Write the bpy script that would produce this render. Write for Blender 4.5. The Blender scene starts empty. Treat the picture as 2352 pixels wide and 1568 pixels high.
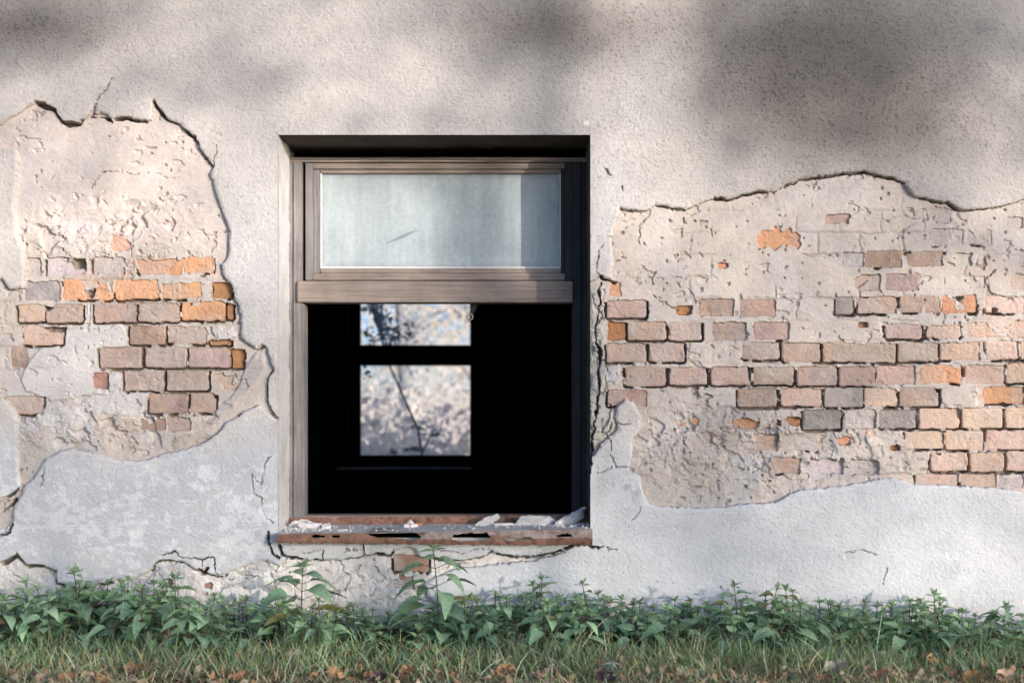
import bpy, bmesh, math, random
import numpy as np
from mathutils import Vector, Matrix

# ------------------------------------------------------------------ camera, world, sun
S = bpy.context.scene
COL = S.collection
K, D = 750.0, 4.0                 # photograph pixels per metre on the wall plane, camera distance
HU, HV = 1176.0, 946.0            # vanishing point in a 2352 px wide picture
ZC = (1450 - HV) / K              # camera height above the foot of the wall
cam_d = bpy.data.cameras.new('camera'); cam = bpy.data.objects.new('camera', cam_d); COL.objects.link(cam)
cam.location = (0, -D, ZC); cam.rotation_euler = (math.radians(90), 0, 0)
cam_d.sensor_width = 36; cam_d.lens = 36 * D * K / 2352
cam_d.shift_y = (HV - 784) / 2352
cam_d.clip_start = 0.05; cam_d.clip_end = 2000
cam_d.dof.use_dof = True; cam_d.dof.focus_distance = D + 0.03; cam_d.dof.aperture_fstop = 2.8
S.camera = cam

SUN_EL, SUN_AZ = 9.0, 43.0        # elevation; angle to the right of the wall's normal
el, az = math.radians(SUN_EL), math.radians(SUN_AZ)
TO_SUN = Vector((math.sin(az) * math.cos(el), -math.cos(az) * math.cos(el), math.sin(el)))
W = bpy.data.worlds.new('World'); S.world = W; W.use_nodes = True
nt = W.node_tree
bg = nt.nodes['Background']; sky = nt.nodes.new('ShaderNodeTexSky')
sky.sky_type = 'NISHITA'; sky.sun_disc = False
sky.sun_elevation = math.radians(SUN_EL); sky.sun_rotation = math.radians(180 - SUN_AZ)
sky.air_density = 0.45; sky.dust_density = 1.0; sky.ozone_density = 1.9
nt.links.new(sky.outputs[0], bg.inputs[0]); bg.inputs[1].default_value = 0.15
sun_d = bpy.data.lights.new('sun', 'SUN'); sun = bpy.data.objects.new('sun', sun_d); COL.objects.link(sun)
sun_d.energy = 2.0; sun_d.angle = math.radians(0.55); sun_d.color = (1.0, 0.90, 0.82)
sun.rotation_euler = TO_SUN.to_track_quat('Z', 'Y').to_euler(); sun.location = (6, -6, 5)
S.view_settings.view_transform = 'Standard'; S.view_settings.look = 'None'
S.view_settings.exposure = 0.95; S.view_settings.gamma = 1.0
S.render.engine = 'CYCLES'; S.cycles.use_denoising = True
S.cycles.max_bounces = 8; S.cycles.transparent_max_bounces = 16

rng = np.random.default_rng(11); random.seed(11)

def P(u, v, y=0.0):
    f = (D + y) / D
    return Vector(((u - HU) / K * f, y, ZC + (HV - v) / K * f))

SLOPE = 0.04
def ground_z(y):
    return SLOPE * max(y, -9.0) if y < 0 else 0.0
def ground_from_v(u, v):
    a = 0.0
    for _ in range(30):
        a = D - (ZC + SLOPE * a) * K * D / (v - HV)
    a = min(max(a, 0.0), 2.0)
    f = (D - a) / D
    return Vector(((u - HU) / K * f, -a, -SLOPE * a))

# ------------------------------------------------------------------ helpers
def put(o, parent=None):
    COL.objects.link(o)
    if parent is not None: o.parent = parent
    return o
def tag(o, label=None, cat=None, group=None, kind=None):
    if label: o['label'] = label
    if cat: o['category'] = cat
    if group: o['group'] = group
    if kind: o['kind'] = kind
    return o
def thing(name, label, cat, loc=(0, 0, 0), group=None):
    o = bpy.data.objects.new(name, None); o.empty_display_size = 0.05; COL.objects.link(o); o.location = loc
    return tag(o, label, cat, group)
def mesh_np(name, V, F, mat=None, parent=None, col=None, smooth=True, loc=None):
    me = bpy.data.meshes.new(name)
    V = np.asarray(V, dtype=np.float32); F = np.asarray(F, dtype=np.int32)
    n = F.shape[1]
    me.vertices.add(len(V)); me.vertices.foreach_set('co', V.ravel())
    me.loops.add(F.size); me.loops.foreach_set('vertex_index', F.ravel())
    me.polygons.add(len(F)); me.polygons.foreach_set('loop_start', np.arange(0, F.size, n, dtype=np.int32))
    me.polygons.foreach_set('loop_total', np.full(len(F), n, dtype=np.int32))
    me.update(calc_edges=True)
    me.polygons.foreach_set('use_smooth', np.full(len(F), smooth, dtype=bool))
    if col is not None:
        a = me.color_attributes.new('Col', 'FLOAT_COLOR', 'POINT')
        c = np.ones((len(V), 4), dtype=np.float32); c[:, :3] = col
        a.data.foreach_set('color', c.ravel())
    if mat: me.materials.append(mat)
    o = bpy.data.objects.new(name, me); put(o, parent)
    if loc is not None: o.location = loc
    return o
def mesh_bm(name, bm, mat, parent=None, smooth=False):
    me = bpy.data.meshes.new(name); bm.to_mesh(me); bm.free()
    if smooth: me.polygons.foreach_set('use_smooth', np.ones(len(me.polygons), dtype=bool))
    me.materials.append(mat); o = bpy.data.objects.new(name, me)
    return put(o, parent)
def add_box(bm, lo, hi, bevel=0.0):
    lo, hi = Vector(lo), Vector(hi)
    vs = [bm.verts.new((x, y, z)) for x in (lo.x, hi.x) for y in (lo.y, hi.y) for z in (lo.z, hi.z)]
    fs = [bm.faces.new([vs[i] for i in q]) for q in ((0, 1, 3, 2), (4, 6, 7, 5), (0, 4, 5, 1), (2, 3, 7, 6), (0, 2, 6, 4), (1, 5, 7, 3))]
    if bevel:
        es = {e for f in fs for e in f.edges}
        bmesh.ops.bevel(bm, geom=list(es), offset=bevel, segments=2, affect='EDGES', clamp_overlap=True)
def pbox(bm, u0, v0, u1, v1, y0, y1, bevel=0.0015):
    a = P(u0, v1, y0); b = P(u1, v0, y0)
    add_box(bm, (a.x, y0, a.z), (b.x, y1, b.z), bevel)

def smooth(e0, e1, x):
    t = np.clip((x - e0) / (e1 - e0), 0, 1); return t * t * (3 - 2 * t)
_tabs = {}
def vnoise(X, Y, seed):
    if seed not in _tabs: _tabs[seed] = np.random.default_rng(seed).random((128, 128)).astype(np.float32)
    T = _tabs[seed]
    xi = np.floor(X).astype(np.int32); yi = np.floor(Y).astype(np.int32)
    fx = (X - xi).astype(np.float32); fy = (Y - yi).astype(np.float32)
    fx = fx * fx * fx * (fx * (fx * 6 - 15) + 10); fy = fy * fy * fy * (fy * (fy * 6 - 15) + 10)
    x0, x1, y0, y1 = xi & 127, (xi + 1) & 127, yi & 127, (yi + 1) & 127
    a = T[y0, x0] * (1 - fx) + T[y0, x1] * fx; b = T[y1, x0] * (1 - fx) + T[y1, x1] * fx
    return (a * (1 - fy) + b * fy) * 2 - 1
def fbm(X, Y, scale, octs=3, seed=1, gain=0.5):
    r = 0; amp = 1; tot = 0; s = scale
    for i in range(octs):
        r = r + amp * vnoise(X / s + 17.3 * i, Y / s + 9.1 * i, seed + i); tot += amp; amp *= gain; s *= 0.5
    return r / tot
def sdpoly(pts, X, Y, margin=60.0):
    pts = np.array(pts, dtype=np.float32)
    out = np.full(X.shape, margin, dtype=np.float32)
    lo, hi = pts.min(0) - margin, pts.max(0) + margin
    m = (X > lo[0]) & (X < hi[0]) & (Y > lo[1]) & (Y < hi[1])
    x, y = X[m], Y[m]
    d = np.full(x.shape, 1e9, dtype=np.float32); inside = np.zeros(x.shape, dtype=bool)
    for i in range(len(pts)):
        a, b = pts[i], pts[(i + 1) % len(pts)]
        ex, ey = b - a; wx, wy = x - a[0], y - a[1]
        t = np.clip((wx * ex + wy * ey) / (ex * ex + ey * ey + 1e-9), 0, 1)
        d = np.minimum(d, (wx - ex * t) ** 2 + (wy - ey * t) ** 2)
        c = (a[1] > y) != (b[1] > y)
        if abs(ey) > 1e-9: inside ^= c & (x < ex * (y - a[1]) / ey + a[0])
    d = np.sqrt(d); d[inside] *= -1
    out[m] = np.minimum(d, margin)
    return out
def dline(pts, X, Y, margin=40.0):
    pts = np.array(pts, dtype=np.float32)
    out = np.full(X.shape, margin, dtype=np.float32)
    lo, hi = pts.min(0) - margin, pts.max(0) + margin
    m = (X > lo[0]) & (X < hi[0]) & (Y > lo[1]) & (Y < hi[1])
    x, y = X[m], Y[m]; d = np.full(x.shape, 1e9, dtype=np.float32)
    for a, b in zip(pts[:-1], pts[1:]):
        ex, ey = b - a; wx, wy = x - a[0], y - a[1]
        t = np.clip((wx * ex + wy * ey) / (ex * ex + ey * ey + 1e-9), 0, 1)
        d = np.minimum(d, (wx - ex * t) ** 2 + (wy - ey * t) ** 2)
    out[m] = np.minimum(np.sqrt(d), margin)
    return out

# ------------------------------------------------------------------ materials
def new_mat(name):
    m = bpy.data.materials.new(name); m.use_nodes = True
    return m, m.node_tree, m.node_tree.nodes['Principled BSDF']
def N(t, typ, **kw):
    n = t.nodes.new(typ)
    for k, v in kw.items(): setattr(n, k, v)
    return n
def noise_node(t, scale, detail=4, rough=0.6, vec=None):
    n = N(t, 'ShaderNodeTexNoise'); n.inputs['Scale'].default_value = scale
    n.inputs['Detail'].default_value = detail; n.inputs['Roughness'].default_value = rough
    if vec is not None: t.links.new(vec, n.inputs['Vector'])
    return n
def ramp(t, src, stops):
    r = N(t, 'ShaderNodeValToRGB'); e = r.color_ramp.elements
    while len(e) > len(stops): e.remove(e[-1])
    while len(e) < len(stops): e.new(0.5)
    for x, (p, c) in zip(e, stops):
        x.position = p; x.color = (c, c, c, 1) if not hasattr(c, '__len__') else (*c, 1)
    t.links.new(src, r.inputs[0]); return r.outputs[0]
def mul(t, a, b, fac=1.0):
    m = N(t, 'ShaderNodeMix', data_type='RGBA', blend_type='MULTIPLY'); m.inputs[0].default_value = fac
    t.links.new(a, m.inputs[6]); t.links.new(b, m.inputs[7]); return m.outputs[2]
def add_bump(t, bs, h, strength, dist, prev=None):
    b = N(t, 'ShaderNodeBump'); b.inputs['Strength'].default_value = strength; b.inputs['Distance'].default_value = dist
    t.links.new(h, b.inputs['Height'])
    if prev is not None: t.links.new(prev, b.inputs['Normal'])
    t.links.new(b.outputs[0], bs.inputs['Normal']); return b.outputs[0]
def wall_mat(name, grain, bump_d, lo, hi, fine=900):
    m, t, bs = new_mat(name)
    tc = N(t, 'ShaderNodeTexCoord'); at = N(t, 'ShaderNodeAttribute', attribute_name='Col')
    n1 = noise_node(t, grain, 5, 0.7, tc.outputs['Object']); n2 = noise_node(t, fine, 2, 0.5, tc.outputs['Object'])
    n3 = noise_node(t, 14, 6, 0.65, tc.outputs['Object'])
    c = mul(t, at.outputs['Color'], ramp(t, n1.outputs[0], [(0.30, lo), (0.62, hi)]))
    c = mul(t, c, ramp(t, n3.outputs[0], [(0.3, 0.9), (0.7, 1.04)]))
    t.links.new(c, bs.inputs['Base Color'])
    bs.inputs['Roughness'].default_value = 0.95; bs.inputs['Specular IOR Level'].default_value = 0.15
    p = add_bump(t, bs, n1.outputs[0], 0.9, bump_d)
    add_bump(t, bs, n2.outputs[0], 0.5, bump_d * 0.4, p)
    return m
M_STUCCO = wall_mat('stucco', 330, 0.0014, 0.84, 1.04)
M_BASE = wall_mat('base_coat', 230, 0.0013, 0.84, 1.05)
M_BRICK = wall_mat('old_brick', 240, 0.0016, 0.80, 1.08)
def flat_mat(name, color, rough=0.9, nscale=30, var=0.25, bump=0.0, spec=0.2):
    m, t, bs = new_mat(name)
    tc = N(t, 'ShaderNodeTexCoord'); n = noise_node(t, nscale, 5, 0.65, tc.outputs['Object'])
    rgb = N(t, 'ShaderNodeRGB'); rgb.outputs[0].default_value = (*color, 1)
    c = mul(t, rgb.outputs[0], ramp(t, n.outputs[0], [(0.3, 1 - var), (0.7, 1 + var)]))
    t.links.new(c, bs.inputs['Base Color'])
    bs.inputs['Roughness'].default_value = rough; bs.inputs['Specular IOR Level'].default_value = spec
    if bump: add_bump(t, bs, n.outputs[0], 0.8, bump)
    return m
M_INT = flat_mat('dark_room_plaster', (0.022, 0.021, 0.020), 1.0, 5, 0.2, 0, 0.0)  # near black: darkness of the unlit room put into the colour
M_BLACKWOOD = flat_mat('dark_wood', (0.010, 0.009, 0.009), 1.0, 20, 0.2, 0, 0.05)
M_ROOF = flat_mat('roof_tile', (0.12, 0.06, 0.045), 0.9, 12, 0.3, 0.003)
M_FRAG = flat_mat('plaster_lump', (0.80, 0.77, 0.73), 0.95, 60, 0.12, 0.002)
M_SLOT = flat_mat('red_brown_paint', (0.055, 0.022, 0.018), 0.8, 40, 0.3)
def wood_mat(name, axis, dark, light):
    m, t, bs = new_mat(name)
    tc = N(t, 'ShaderNodeTexCoord'); mp = N(t, 'ShaderNodeMapping')
    sc = [160, 160, 160]; sc[axis] = 4.5; mp.inputs['Scale'].default_value = sc
    t.links.new(tc.outputs['Object'], mp.inputs[0])
    n = noise_node(t, 1.0, 6, 0.7, mp.outputs[0]); n2 = noise_node(t, 7, 4, 0.6, tc.outputs['Object'])
    mp2 = N(t, 'ShaderNodeMapping'); sc2 = [520, 520, 520]; sc2[axis] = 9; mp2.inputs['Scale'].default_value = sc2
    t.links.new(tc.outputs['Object'], mp2.inputs[0]); n3 = noise_node(t, 1.0, 3, 0.6, mp2.outputs[0])
    c = ramp(t, n.outputs[0], [(0.28, dark), (0.55, tuple(0.6 * a + 0.4 * b for a, b in zip(light, dark))), (0.72, light)])
    c = mul(t, c, ramp(t, n2.outputs[0], [(0.3, 0.72), (0.7, 1.12)]))
    c = mul(t, c, ramp(t, n3.outputs[0], [(0.3, 0.7), (0.5, 1.0)]))
    t.links.new(c, bs.inputs['Base Color']); bs.inputs['Roughness'].default_value = 0.75
    bs.inputs['Specular IOR Level'].default_value = 0.25
    p = add_bump(t, bs, n.outputs[0], 0.6, 0.0012); add_bump(t, bs, n3.outputs[0], 0.5, 0.0006, p)
    return m
M_WOODV = wood_mat('weathered_wood_upright', 2, (0.19, 0.18, 0.175), (0.40, 0.375, 0.36))
M_WOODH = wood_mat('weathered_wood_level', 0, (0.22, 0.175, 0.15), (0.47, 0.39, 0.34))
M_WOODD = wood_mat('shaded_wood_upright', 2, (0.035, 0.032, 0.034), (0.085, 0.08, 0.082))  # dark copy of the upright wood, jamb shadow painted into its colour
def rust_mat():
    m, t, bs = new_mat('rusty_sheet')
    tc = N(t, 'ShaderNodeTexCoord'); n = noise_node(t, 45, 6, 0.7, tc.outputs['Object']); n2 = noise_node(t, 9, 4, 0.6, tc.outputs['Object'])
    n3 = noise_node(t, 260, 3, 0.6, tc.outputs['Object'])
    at = N(t, 'ShaderNodeAttribute', attribute_name='Col')
    c = mul(t, at.outputs['Color'], ramp(t, n.outputs[0], [(0.32, (0.5, 0.42, 0.38)), (0.5, (0.95, 0.92, 0.9)), (0.7, (1.3, 1.25, 1.22))]))
    c = mul(t, c, ramp(t, n3.outputs[0], [(0.3, 0.65), (0.6, 1.1)]))
    t.links.new(c, bs.inputs['Base Color']); bs.inputs['Roughness'].default_value = 0.85; bs.inputs['Specular IOR Level'].default_value = 0.2
    p = add_bump(t, bs, n.outputs[0], 0.8, 0.002); add_bump(t, bs, n3.outputs[0], 0.7, 0.001, p)
    return m
M_RUST = rust_mat()
def leaf_mat(name, transl=0.35, rough=0.55, vein=False):
    m, t, bs = new_mat(name)
    at = N(t, 'ShaderNodeAttribute', attribute_name='Col'); oi = N(t, 'ShaderNodeObjectInfo')
    tc = N(t, 'ShaderNodeTexCoord'); n = noise_node(t, 90, 3, 0.6, tc.outputs['Object'])
    c = mul(t, at.outputs['Color'], ramp(t, oi.outputs['Random'], [(0.0, (0.78, 0.80, 0.8)), (1.0, (1.15, 1.1, 1.05))]))
    c = mul(t, c, ramp(t, n.outputs[0], [(0.3, 0.8), (0.7, 1.12)]))
    t.links.new(c, bs.inputs['Base Color']); bs.inputs['Roughness'].default_value = rough; bs.inputs['Specular IOR Level'].default_value = 0.3
    tr = N(t, 'ShaderNodeBsdfTranslucent'); t.links.new(c, tr.inputs[0])
    mx = N(t, 'ShaderNodeMixShader'); mx.inputs[0].default_value = transl
    t.links.new(bs.outputs[0], mx.inputs[1]); t.links.new(tr.outputs[0], mx.inputs[2])
    t.links.new(mx.outputs[0], t.nodes['Material Output'].inputs[0])
    return m
M_WOODLEAF = leaf_mat('autumn_wood_leaf', .2, .8); M_PALEBARK = flat_mat('pale_bark', (.30, .31, .33), .9, 12, .3); M_LEAF = leaf_mat('living_leaf', .25); M_GRASS = leaf_mat('grass_blade', 0.3, 0.6); M_DRY = leaf_mat('fallen_leaf', 0.2, 0.7)
M_BARK = flat_mat('bark', (0.10, 0.085, 0.07), 0.95, 25, 0.35, 0.006)
M_STEM = flat_mat('nettle_stem', (0.09, 0.08, 0.055), 0.7, 60, 0.3)
def pane_mat(name, diff, transp):
    m, t, bs = new_mat(name)
    at = N(t, 'ShaderNodeAttribute', attribute_name='Col'); tc = N(t, 'ShaderNodeTexCoord')
    n = noise_node(t, 70, 5, 0.7, tc.outputs['Object'])
    mp = N(t, 'ShaderNodeMapping'); mp.inputs['Scale'].default_value = (60, 60, 5); t.links.new(tc.outputs['Object'], mp.inputs[0])
    n2 = noise_node(t, 1, 5, 0.7, mp.outputs[0])
    c = mul(t, at.outputs['Color'], ramp(t, n.outputs[0], [(0.3, 0.86), (0.7, 1.08)]))
    c = mul(t, c, ramp(t, n2.outputs[0], [(0.3, 0.90), (0.65, 1.05)]))
    t.links.new(c, bs.inputs['Base Color']); bs.inputs['Roughness'].default_value = 0.45; bs.inputs['Specular IOR Level'].default_value = 0.12
    tl = N(t, 'ShaderNodeBsdfTranslucent'); t.links.new(c, tl.inputs[0])
    m1 = N(t, 'ShaderNodeMixShader'); m1.inputs[0].default_value = diff
    t.links.new(bs.outputs[0], m1.inputs[1]); t.links.new(tl.outputs[0], m1.inputs[2])
    tp = N(t, 'ShaderNodeBsdfTransparent'); m2 = N(t, 'ShaderNodeMixShader'); m2.inputs[0].default_value = transp
    t.links.new(m1.outputs[0], m2.inputs[1]); t.links.new(tp.outputs[0], m2.inputs[2])
    t.links.new(m2.outputs[0], t.nodes['Material Output'].inputs[0])
    return m
M_PANE = pane_mat('dusty_glass', 0.0, 0.06)
M_REARPANE = pane_mat('grimy_rear_glass', 0.95, 0.80)

# ------------------------------------------------------------------ the wall: traced layers
OU0, OU1, OV0, OV1 = 640, 1356, 310, 1234      # window opening
us = np.arange(-40, 2394, 2.0, dtype=np.float32); vs = np.arange(-30, 1482, 2.0, dtype=np.float32)
U, V = np.meshgrid(us, vs)
w1 = fbm(U, V, 26, 3, 21); w2 = fbm(U, V, 26, 3, 31)
UW = U + 3.6 * w1; VW = V + 3.6 * w2
LEFT = [(80,236),(100,243),(126,254),(144,282),(170,285),(202,270),(216,244),(219,260),(243,266),(255,275),(275,267),(334,278),(349,275),(353,231),(381,272),(416,288),(445,316),(460,345),(489,380),(482,396),(495,436),(521,512),(527,538),(523,580),(507,606),(515,633),(536,665),(551,720),(551,776),(586,801),(603,792),(615,803),(621,829),(627,847),(614,867),(611,920),(624,952),(632,962),(610,945),(592,930),(557,943),(518,970),(495,996),(457,1022),(400,1038),(340,1053),(334,1057),(275,1057),(234,1045),(164,1030),(132,1036),(100,1055),(85,1085),(59,1114),(38,1152),(29,1181),(26,1199),(10,1215),(-60,1215),(-60,1158),(17,1146),(47,1123),(41,1064),(38,964),(29,943),(9,918),(-60,912),(-60,640),(0,641),(23,665),(56,661),(58,618),(54,580),(41,538),(32,480),(35,436),(44,377),(35,342),(0,336),(-60,336),(-60,284),(0,284),(29,265),(53,248)]
RIGHT = [(1425,478),(1470,485),(1508,472),(1543,476),(1573,483),(1614,467),(1643,454),(1672,456),(1710,447),(1745,438),(1778,439),(1813,421),(1848,410),(1897,405),(1938,397),(1979,393),(2023,403),(2055,410),(2079,418),(2086,435),(2101,450),(2132,459),(2178,466),(2202,480),(2231,481),(2278,475),(2322,469),(2352,457),(2420,450),(2420,1136),(2352,1130),(2278,1120),(2190,1116),(2126,1113),(2091,1107),(2058,1098),(2020,1097),(1997,1107),(1956,1113),(1897,1120),(1839,1123),(1813,1136),(1784,1154),(1731,1154),(1666,1165),(1614,1168),(1570,1162),(1543,1165),(1508,1162),(1491,1155),(1479,1136),(1470,1095),(1447,1080),(1450,1057),(1457,1004),(1470,987),(1472,952),(1452,919),(1435,918),(1417,937),(1412,960),(1420,985),(1392,1010),(1365,1045),(1352,1050),(1352,650),(1380,634),(1408,646),(1411,608),(1408,579),(1404,550),(1414,508),(1423,491)]
LOWER = [(-60,1298),(0,1296),(34,1272),(56,1298),(97,1301),(126,1310),(124,1339),(158,1348),(211,1345),(255,1333),(313,1328),(343,1310),(363,1288),(419,1291),(451,1310),(463,1313),(498,1325),(524,1313),(557,1301),(609,1285),(640,1300),(656,1285),(720,1287),(741,1284),(800,1284),(832,1277),(870,1273),(892,1276),(900,1262),(950,1258),(965,1276),(1010,1287),(1060,1287),(1100,1282),(1128,1266),(1150,1276),(1250,1274),(1290,1262),(1300,1268),(1240,1284),(1160,1294),(1090,1304),(1040,1310),(1000,1322),(975,1340),(985,1370),(1010,1400),(1000,1490),(-60,1490)]
Mi = np.minimum(np.minimum(sdpoly(LEFT, UW, VW), sdpoly(RIGHT, UW, VW)), sdpoly(LOWER, UW, VW))
j1 = fbm(U, V, 11, 3, 78, .7); j2 = fbm(U, V, 11, 3, 88, .7)
Mi = Mi + 2.6 * j1

def blob(cu, cv, ru, rv):
    return np.exp(-(((U - cu) / ru) ** 2 + ((V - cv) / rv) ** 2))
n_big = fbm(U, V, 300, 4, 41); n_mid = fbm(U, V, 60, 4, 51); n_fine = fbm(U, V, 9, 2, 61); n_sp = vnoise(U / 2.9, V / 2.7, 73); n_gr = vnoise(U / 3.1, V / 3.1, 71); n_gr2 = vnoise(U / 4.7 + 3, V / 4.7, 72)

# stucco
H = 0.0018 * n_big + 0.0012 * n_mid + 0.0006 * n_fine + 0.0008 * n_gr
H -= 0.0011 * smooth(0.45, 0.9, n_sp + .1 * n_fine)
H -= 0.004 * smooth(7, 0, Mi)
def c3(a, b, c): return np.array([a, b, c], dtype=np.float32)
def lerp(A, B, t): return A + (B - A) * t[..., None]
C = np.empty(U.shape + (3,), dtype=np.float32); C[:] = c3(0.67, 0.625, 0.58)
low = smooth(930, 1120, V + 60 * n_mid)
C = lerp(C, c3(0.77, 0.77, 0.77), low)
C = lerp(C, c3(0.70, 0.69, 0.685), 0.7 * np.clip(blob(585, 600, 90, 200) + blob(1400, 500, 45, 140) + blob(1500, 180, 90, 140), 0, 1))
shade_pat = np.clip(blob(1880, 120, 420, 250) + 0.8 * blob(1250, 60, 250, 90) + 0.9 * blob(60, 60, 260, 90) + 0.45 * blob(2030, 300, 330, 130), 0, 1)  # dirt patina, deepened to paint the shade on the upper wall
C = lerp(C, c3(.20, .172, .148), 0.86 * shade_pat * smooth(-1.1, 0.1, n_big + .25 * n_mid))
C *= (1 + 0.10 * n_big + 0.07 * n_mid)[..., None]
speck = smooth(0.30, 0.85, n_sp + .3 * n_fine + 0.25 * n_mid + .1 * shade_pat)
C *= (1 - speck * (0.09 + 0.11 * (1 - low) + .20 * shade_pat))[..., None]
fleck = smooth(0.12, 0.38, fbm(U, V * 1.6, 16, 3, 81) + 0.5 * fbm(U, V, 110, 2, 85)) * low * smooth(760, 600, U)
C = lerp(C, c3(0.84, 0.84, 0.85), 0.75 * fleck)
C = lerp(C, c3(0.66, 0.60, 0.53), 0.45 * smooth(0.0, 0.5, fbm(U, V, 120, 3, 91)) * blob(300, 1280, 260, 60))
C = lerp(C, c3(.655, .655, .665), .8 * low * smooth(650, 600, U) * (1 - fleck))
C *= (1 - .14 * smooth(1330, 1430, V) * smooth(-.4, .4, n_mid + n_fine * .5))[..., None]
C = lerp(C, c3(0.42, 0.40, 0.38), 0.75 * blob(1445, 1125, 26, 34) * smooth(-0.3, 0.4, fbm(U, V, 18, 3, 95)))
C = lerp(C, c3(0.5, 0.47, 0.42), 0.35 * blob(1385, 1110, 25, 60))
cls = np.zeros(U.shape, dtype=np.int8)

# base coat where the stucco has come off
miss = Mi < 0
lump_amt = np.clip(0.16 + 1.0 * blob(210, 545, 200, 75) + 1.1 * blob(1640, 1050, 260, 130) + 0.7 * blob(1950, 1020, 200, 90) + 0.8 * blob(200, 990, 320, 80) + .72 * smooth(1250, 1310, V) + 0.9 * blob(1375, 860, 26, 230), 0, 1.3)
n_l1 = fbm(U, V, 46, 4, 101); n_l2 = fbm(U, V * 1.3, 20, 3, 111); ridge = 1 - np.abs(fbm(U, V, 60, 3, 121)) * 2
HB = -0.0165 + 0.0045 * n_l1 * lump_amt + 0.0016 * n_l2 * lump_amt + 0.0007 * n_fine + 0.0005 * n_gr + .0007 * j2 * (.25 + lump_amt)
def terrace(q, sharp=.13):
    fq = np.floor(q); return fq + smooth(0, sharp, q - fq)
# flakes: layers of the coat broken back along ragged, mostly level edges
t1 = terrace(fbm(U * .55 + 6 * w1 + 6 * j1, V + 6 * w2 + 6 * j2, 80, 5, 131, .58) * 3.2 + .5 * n_l1)
t2 = terrace(fbm(U * .7 + 6 * w2 + 4 * j1, V + 6 * w1 + 4 * j2, 34, 4, 141, .6) * 2.6, .2)
HB += 0.0042 * (t1 - .2) * np.clip(lump_amt - .12, 0, 1.1) + 0.0030 * t2 * np.clip(lump_amt - .25, 0, 1)
chip = smooth(0.42, 0.47, fbm(U + 7 * w2, V * 1.5 + 5 * w1, 40, 4, 145)); HB -= .0045 * chip
rg = np.clip(1.3 * blob(190, 525, 190, 62) + .9 * blob(230, 985, 260, 45) + .5 * blob(1650, 1000, 260, 90), 0, 1)
dim = smooth(.20, .38, fbm(U * .9 - V * .5 + 5 * w1, V * .9 + U * .35 + 5 * w2, 30, 3, 148)) * smooth(.15, .5, rg); HB -= .013 * dim
HB += .0045 * smooth(1240, 1300, V) * fbm(U, V, 55, 4, 149, .6)
def ghost(v0, pitch, u0, m):
    vv = (V + 5 * w2 + 3 * j2 - v0) / pitch; row = np.floor(vv); fr = (vv - row)
    hj = smooth(.085, .03, np.minimum(fr, 1 - fr))
    uu = (U + 5 * w1 + 3 * j1 - u0) / 98 + .5 * (row % 2); fu_ = uu - np.floor(uu)
    vj = smooth(.045, .015, np.minimum(fu_, 1 - fu_))
    return np.maximum(hj, vj * .9) * smooth(-.02, .22, fbm(U, V, 70, 3, 191)) * m
gh = ghost(835.5, 50.4, 1390, np.clip(blob(1950, 640, 480, 170) + blob(1900, 960, 400, 120), 0, 1) * (U > 1400)) + ghost(744, 51.8, 55, np.clip(blob(250, 720, 330, 200), 0, 1) * (U < 600))
HB -= .0042 * gh
pits = smooth(0.60, 0.78, fbm(U, V, 13, 2, 151)); HB -= 0.006 * pits
CB = np.empty_like(C); CB[:] = c3(0.66, 0.58, 0.515)
CB = lerp(CB, c3(0.735, 0.635, 0.575), smooth(600, 520, V) * (U < 640))
CB = lerp(CB, c3(0.86, 0.81, 0.75), smooth(1235, 1290, V + 20 * n_mid))
CB = lerp(CB, c3(0.655, 0.625, 0.605), 0.8 * smooth(0.02, 0.22, fbm(U, V, 90, 4, 161)) * np.clip(blob(250, 950, 330, 130) + 0.5 * blob(1700, 1090, 200, 90) + 0.4, 0, 1))
CB = lerp(CB, c3(0.44, 0.37, 0.31), 0.6 * smooth(0.12, 0.35, fbm(U, V, 70, 4, 171)) * np.clip(0.2 + blob(250, 1000, 330, 70) + .25 * smooth(1300, 1400, V), 0, 1))
CB *= (1 + 0.10 * n_mid + 0.06 * n_fine)[..., None]
CB = lerp(CB, c3(0.20, 0.15, 0.11), 0.45 * pits); CB = lerp(CB, c3(.36, .29, .23), .5 * gh)
CB = lerp(CB, c3(.70, .42, .27), .55 * smooth(.30, .42, fbm(U, V * 1.6, 40, 3, 197)) * np.clip(blob(2150, 900, 260, 260) + blob(350, 640, 200, 60) + .5 * blob(1700, 960, 250, 60), 0, 1))
CB = lerp(CB, c3(0.50, 0.48, 0.45), 0.8 * blob(1375, 880, 20, 230))

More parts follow.
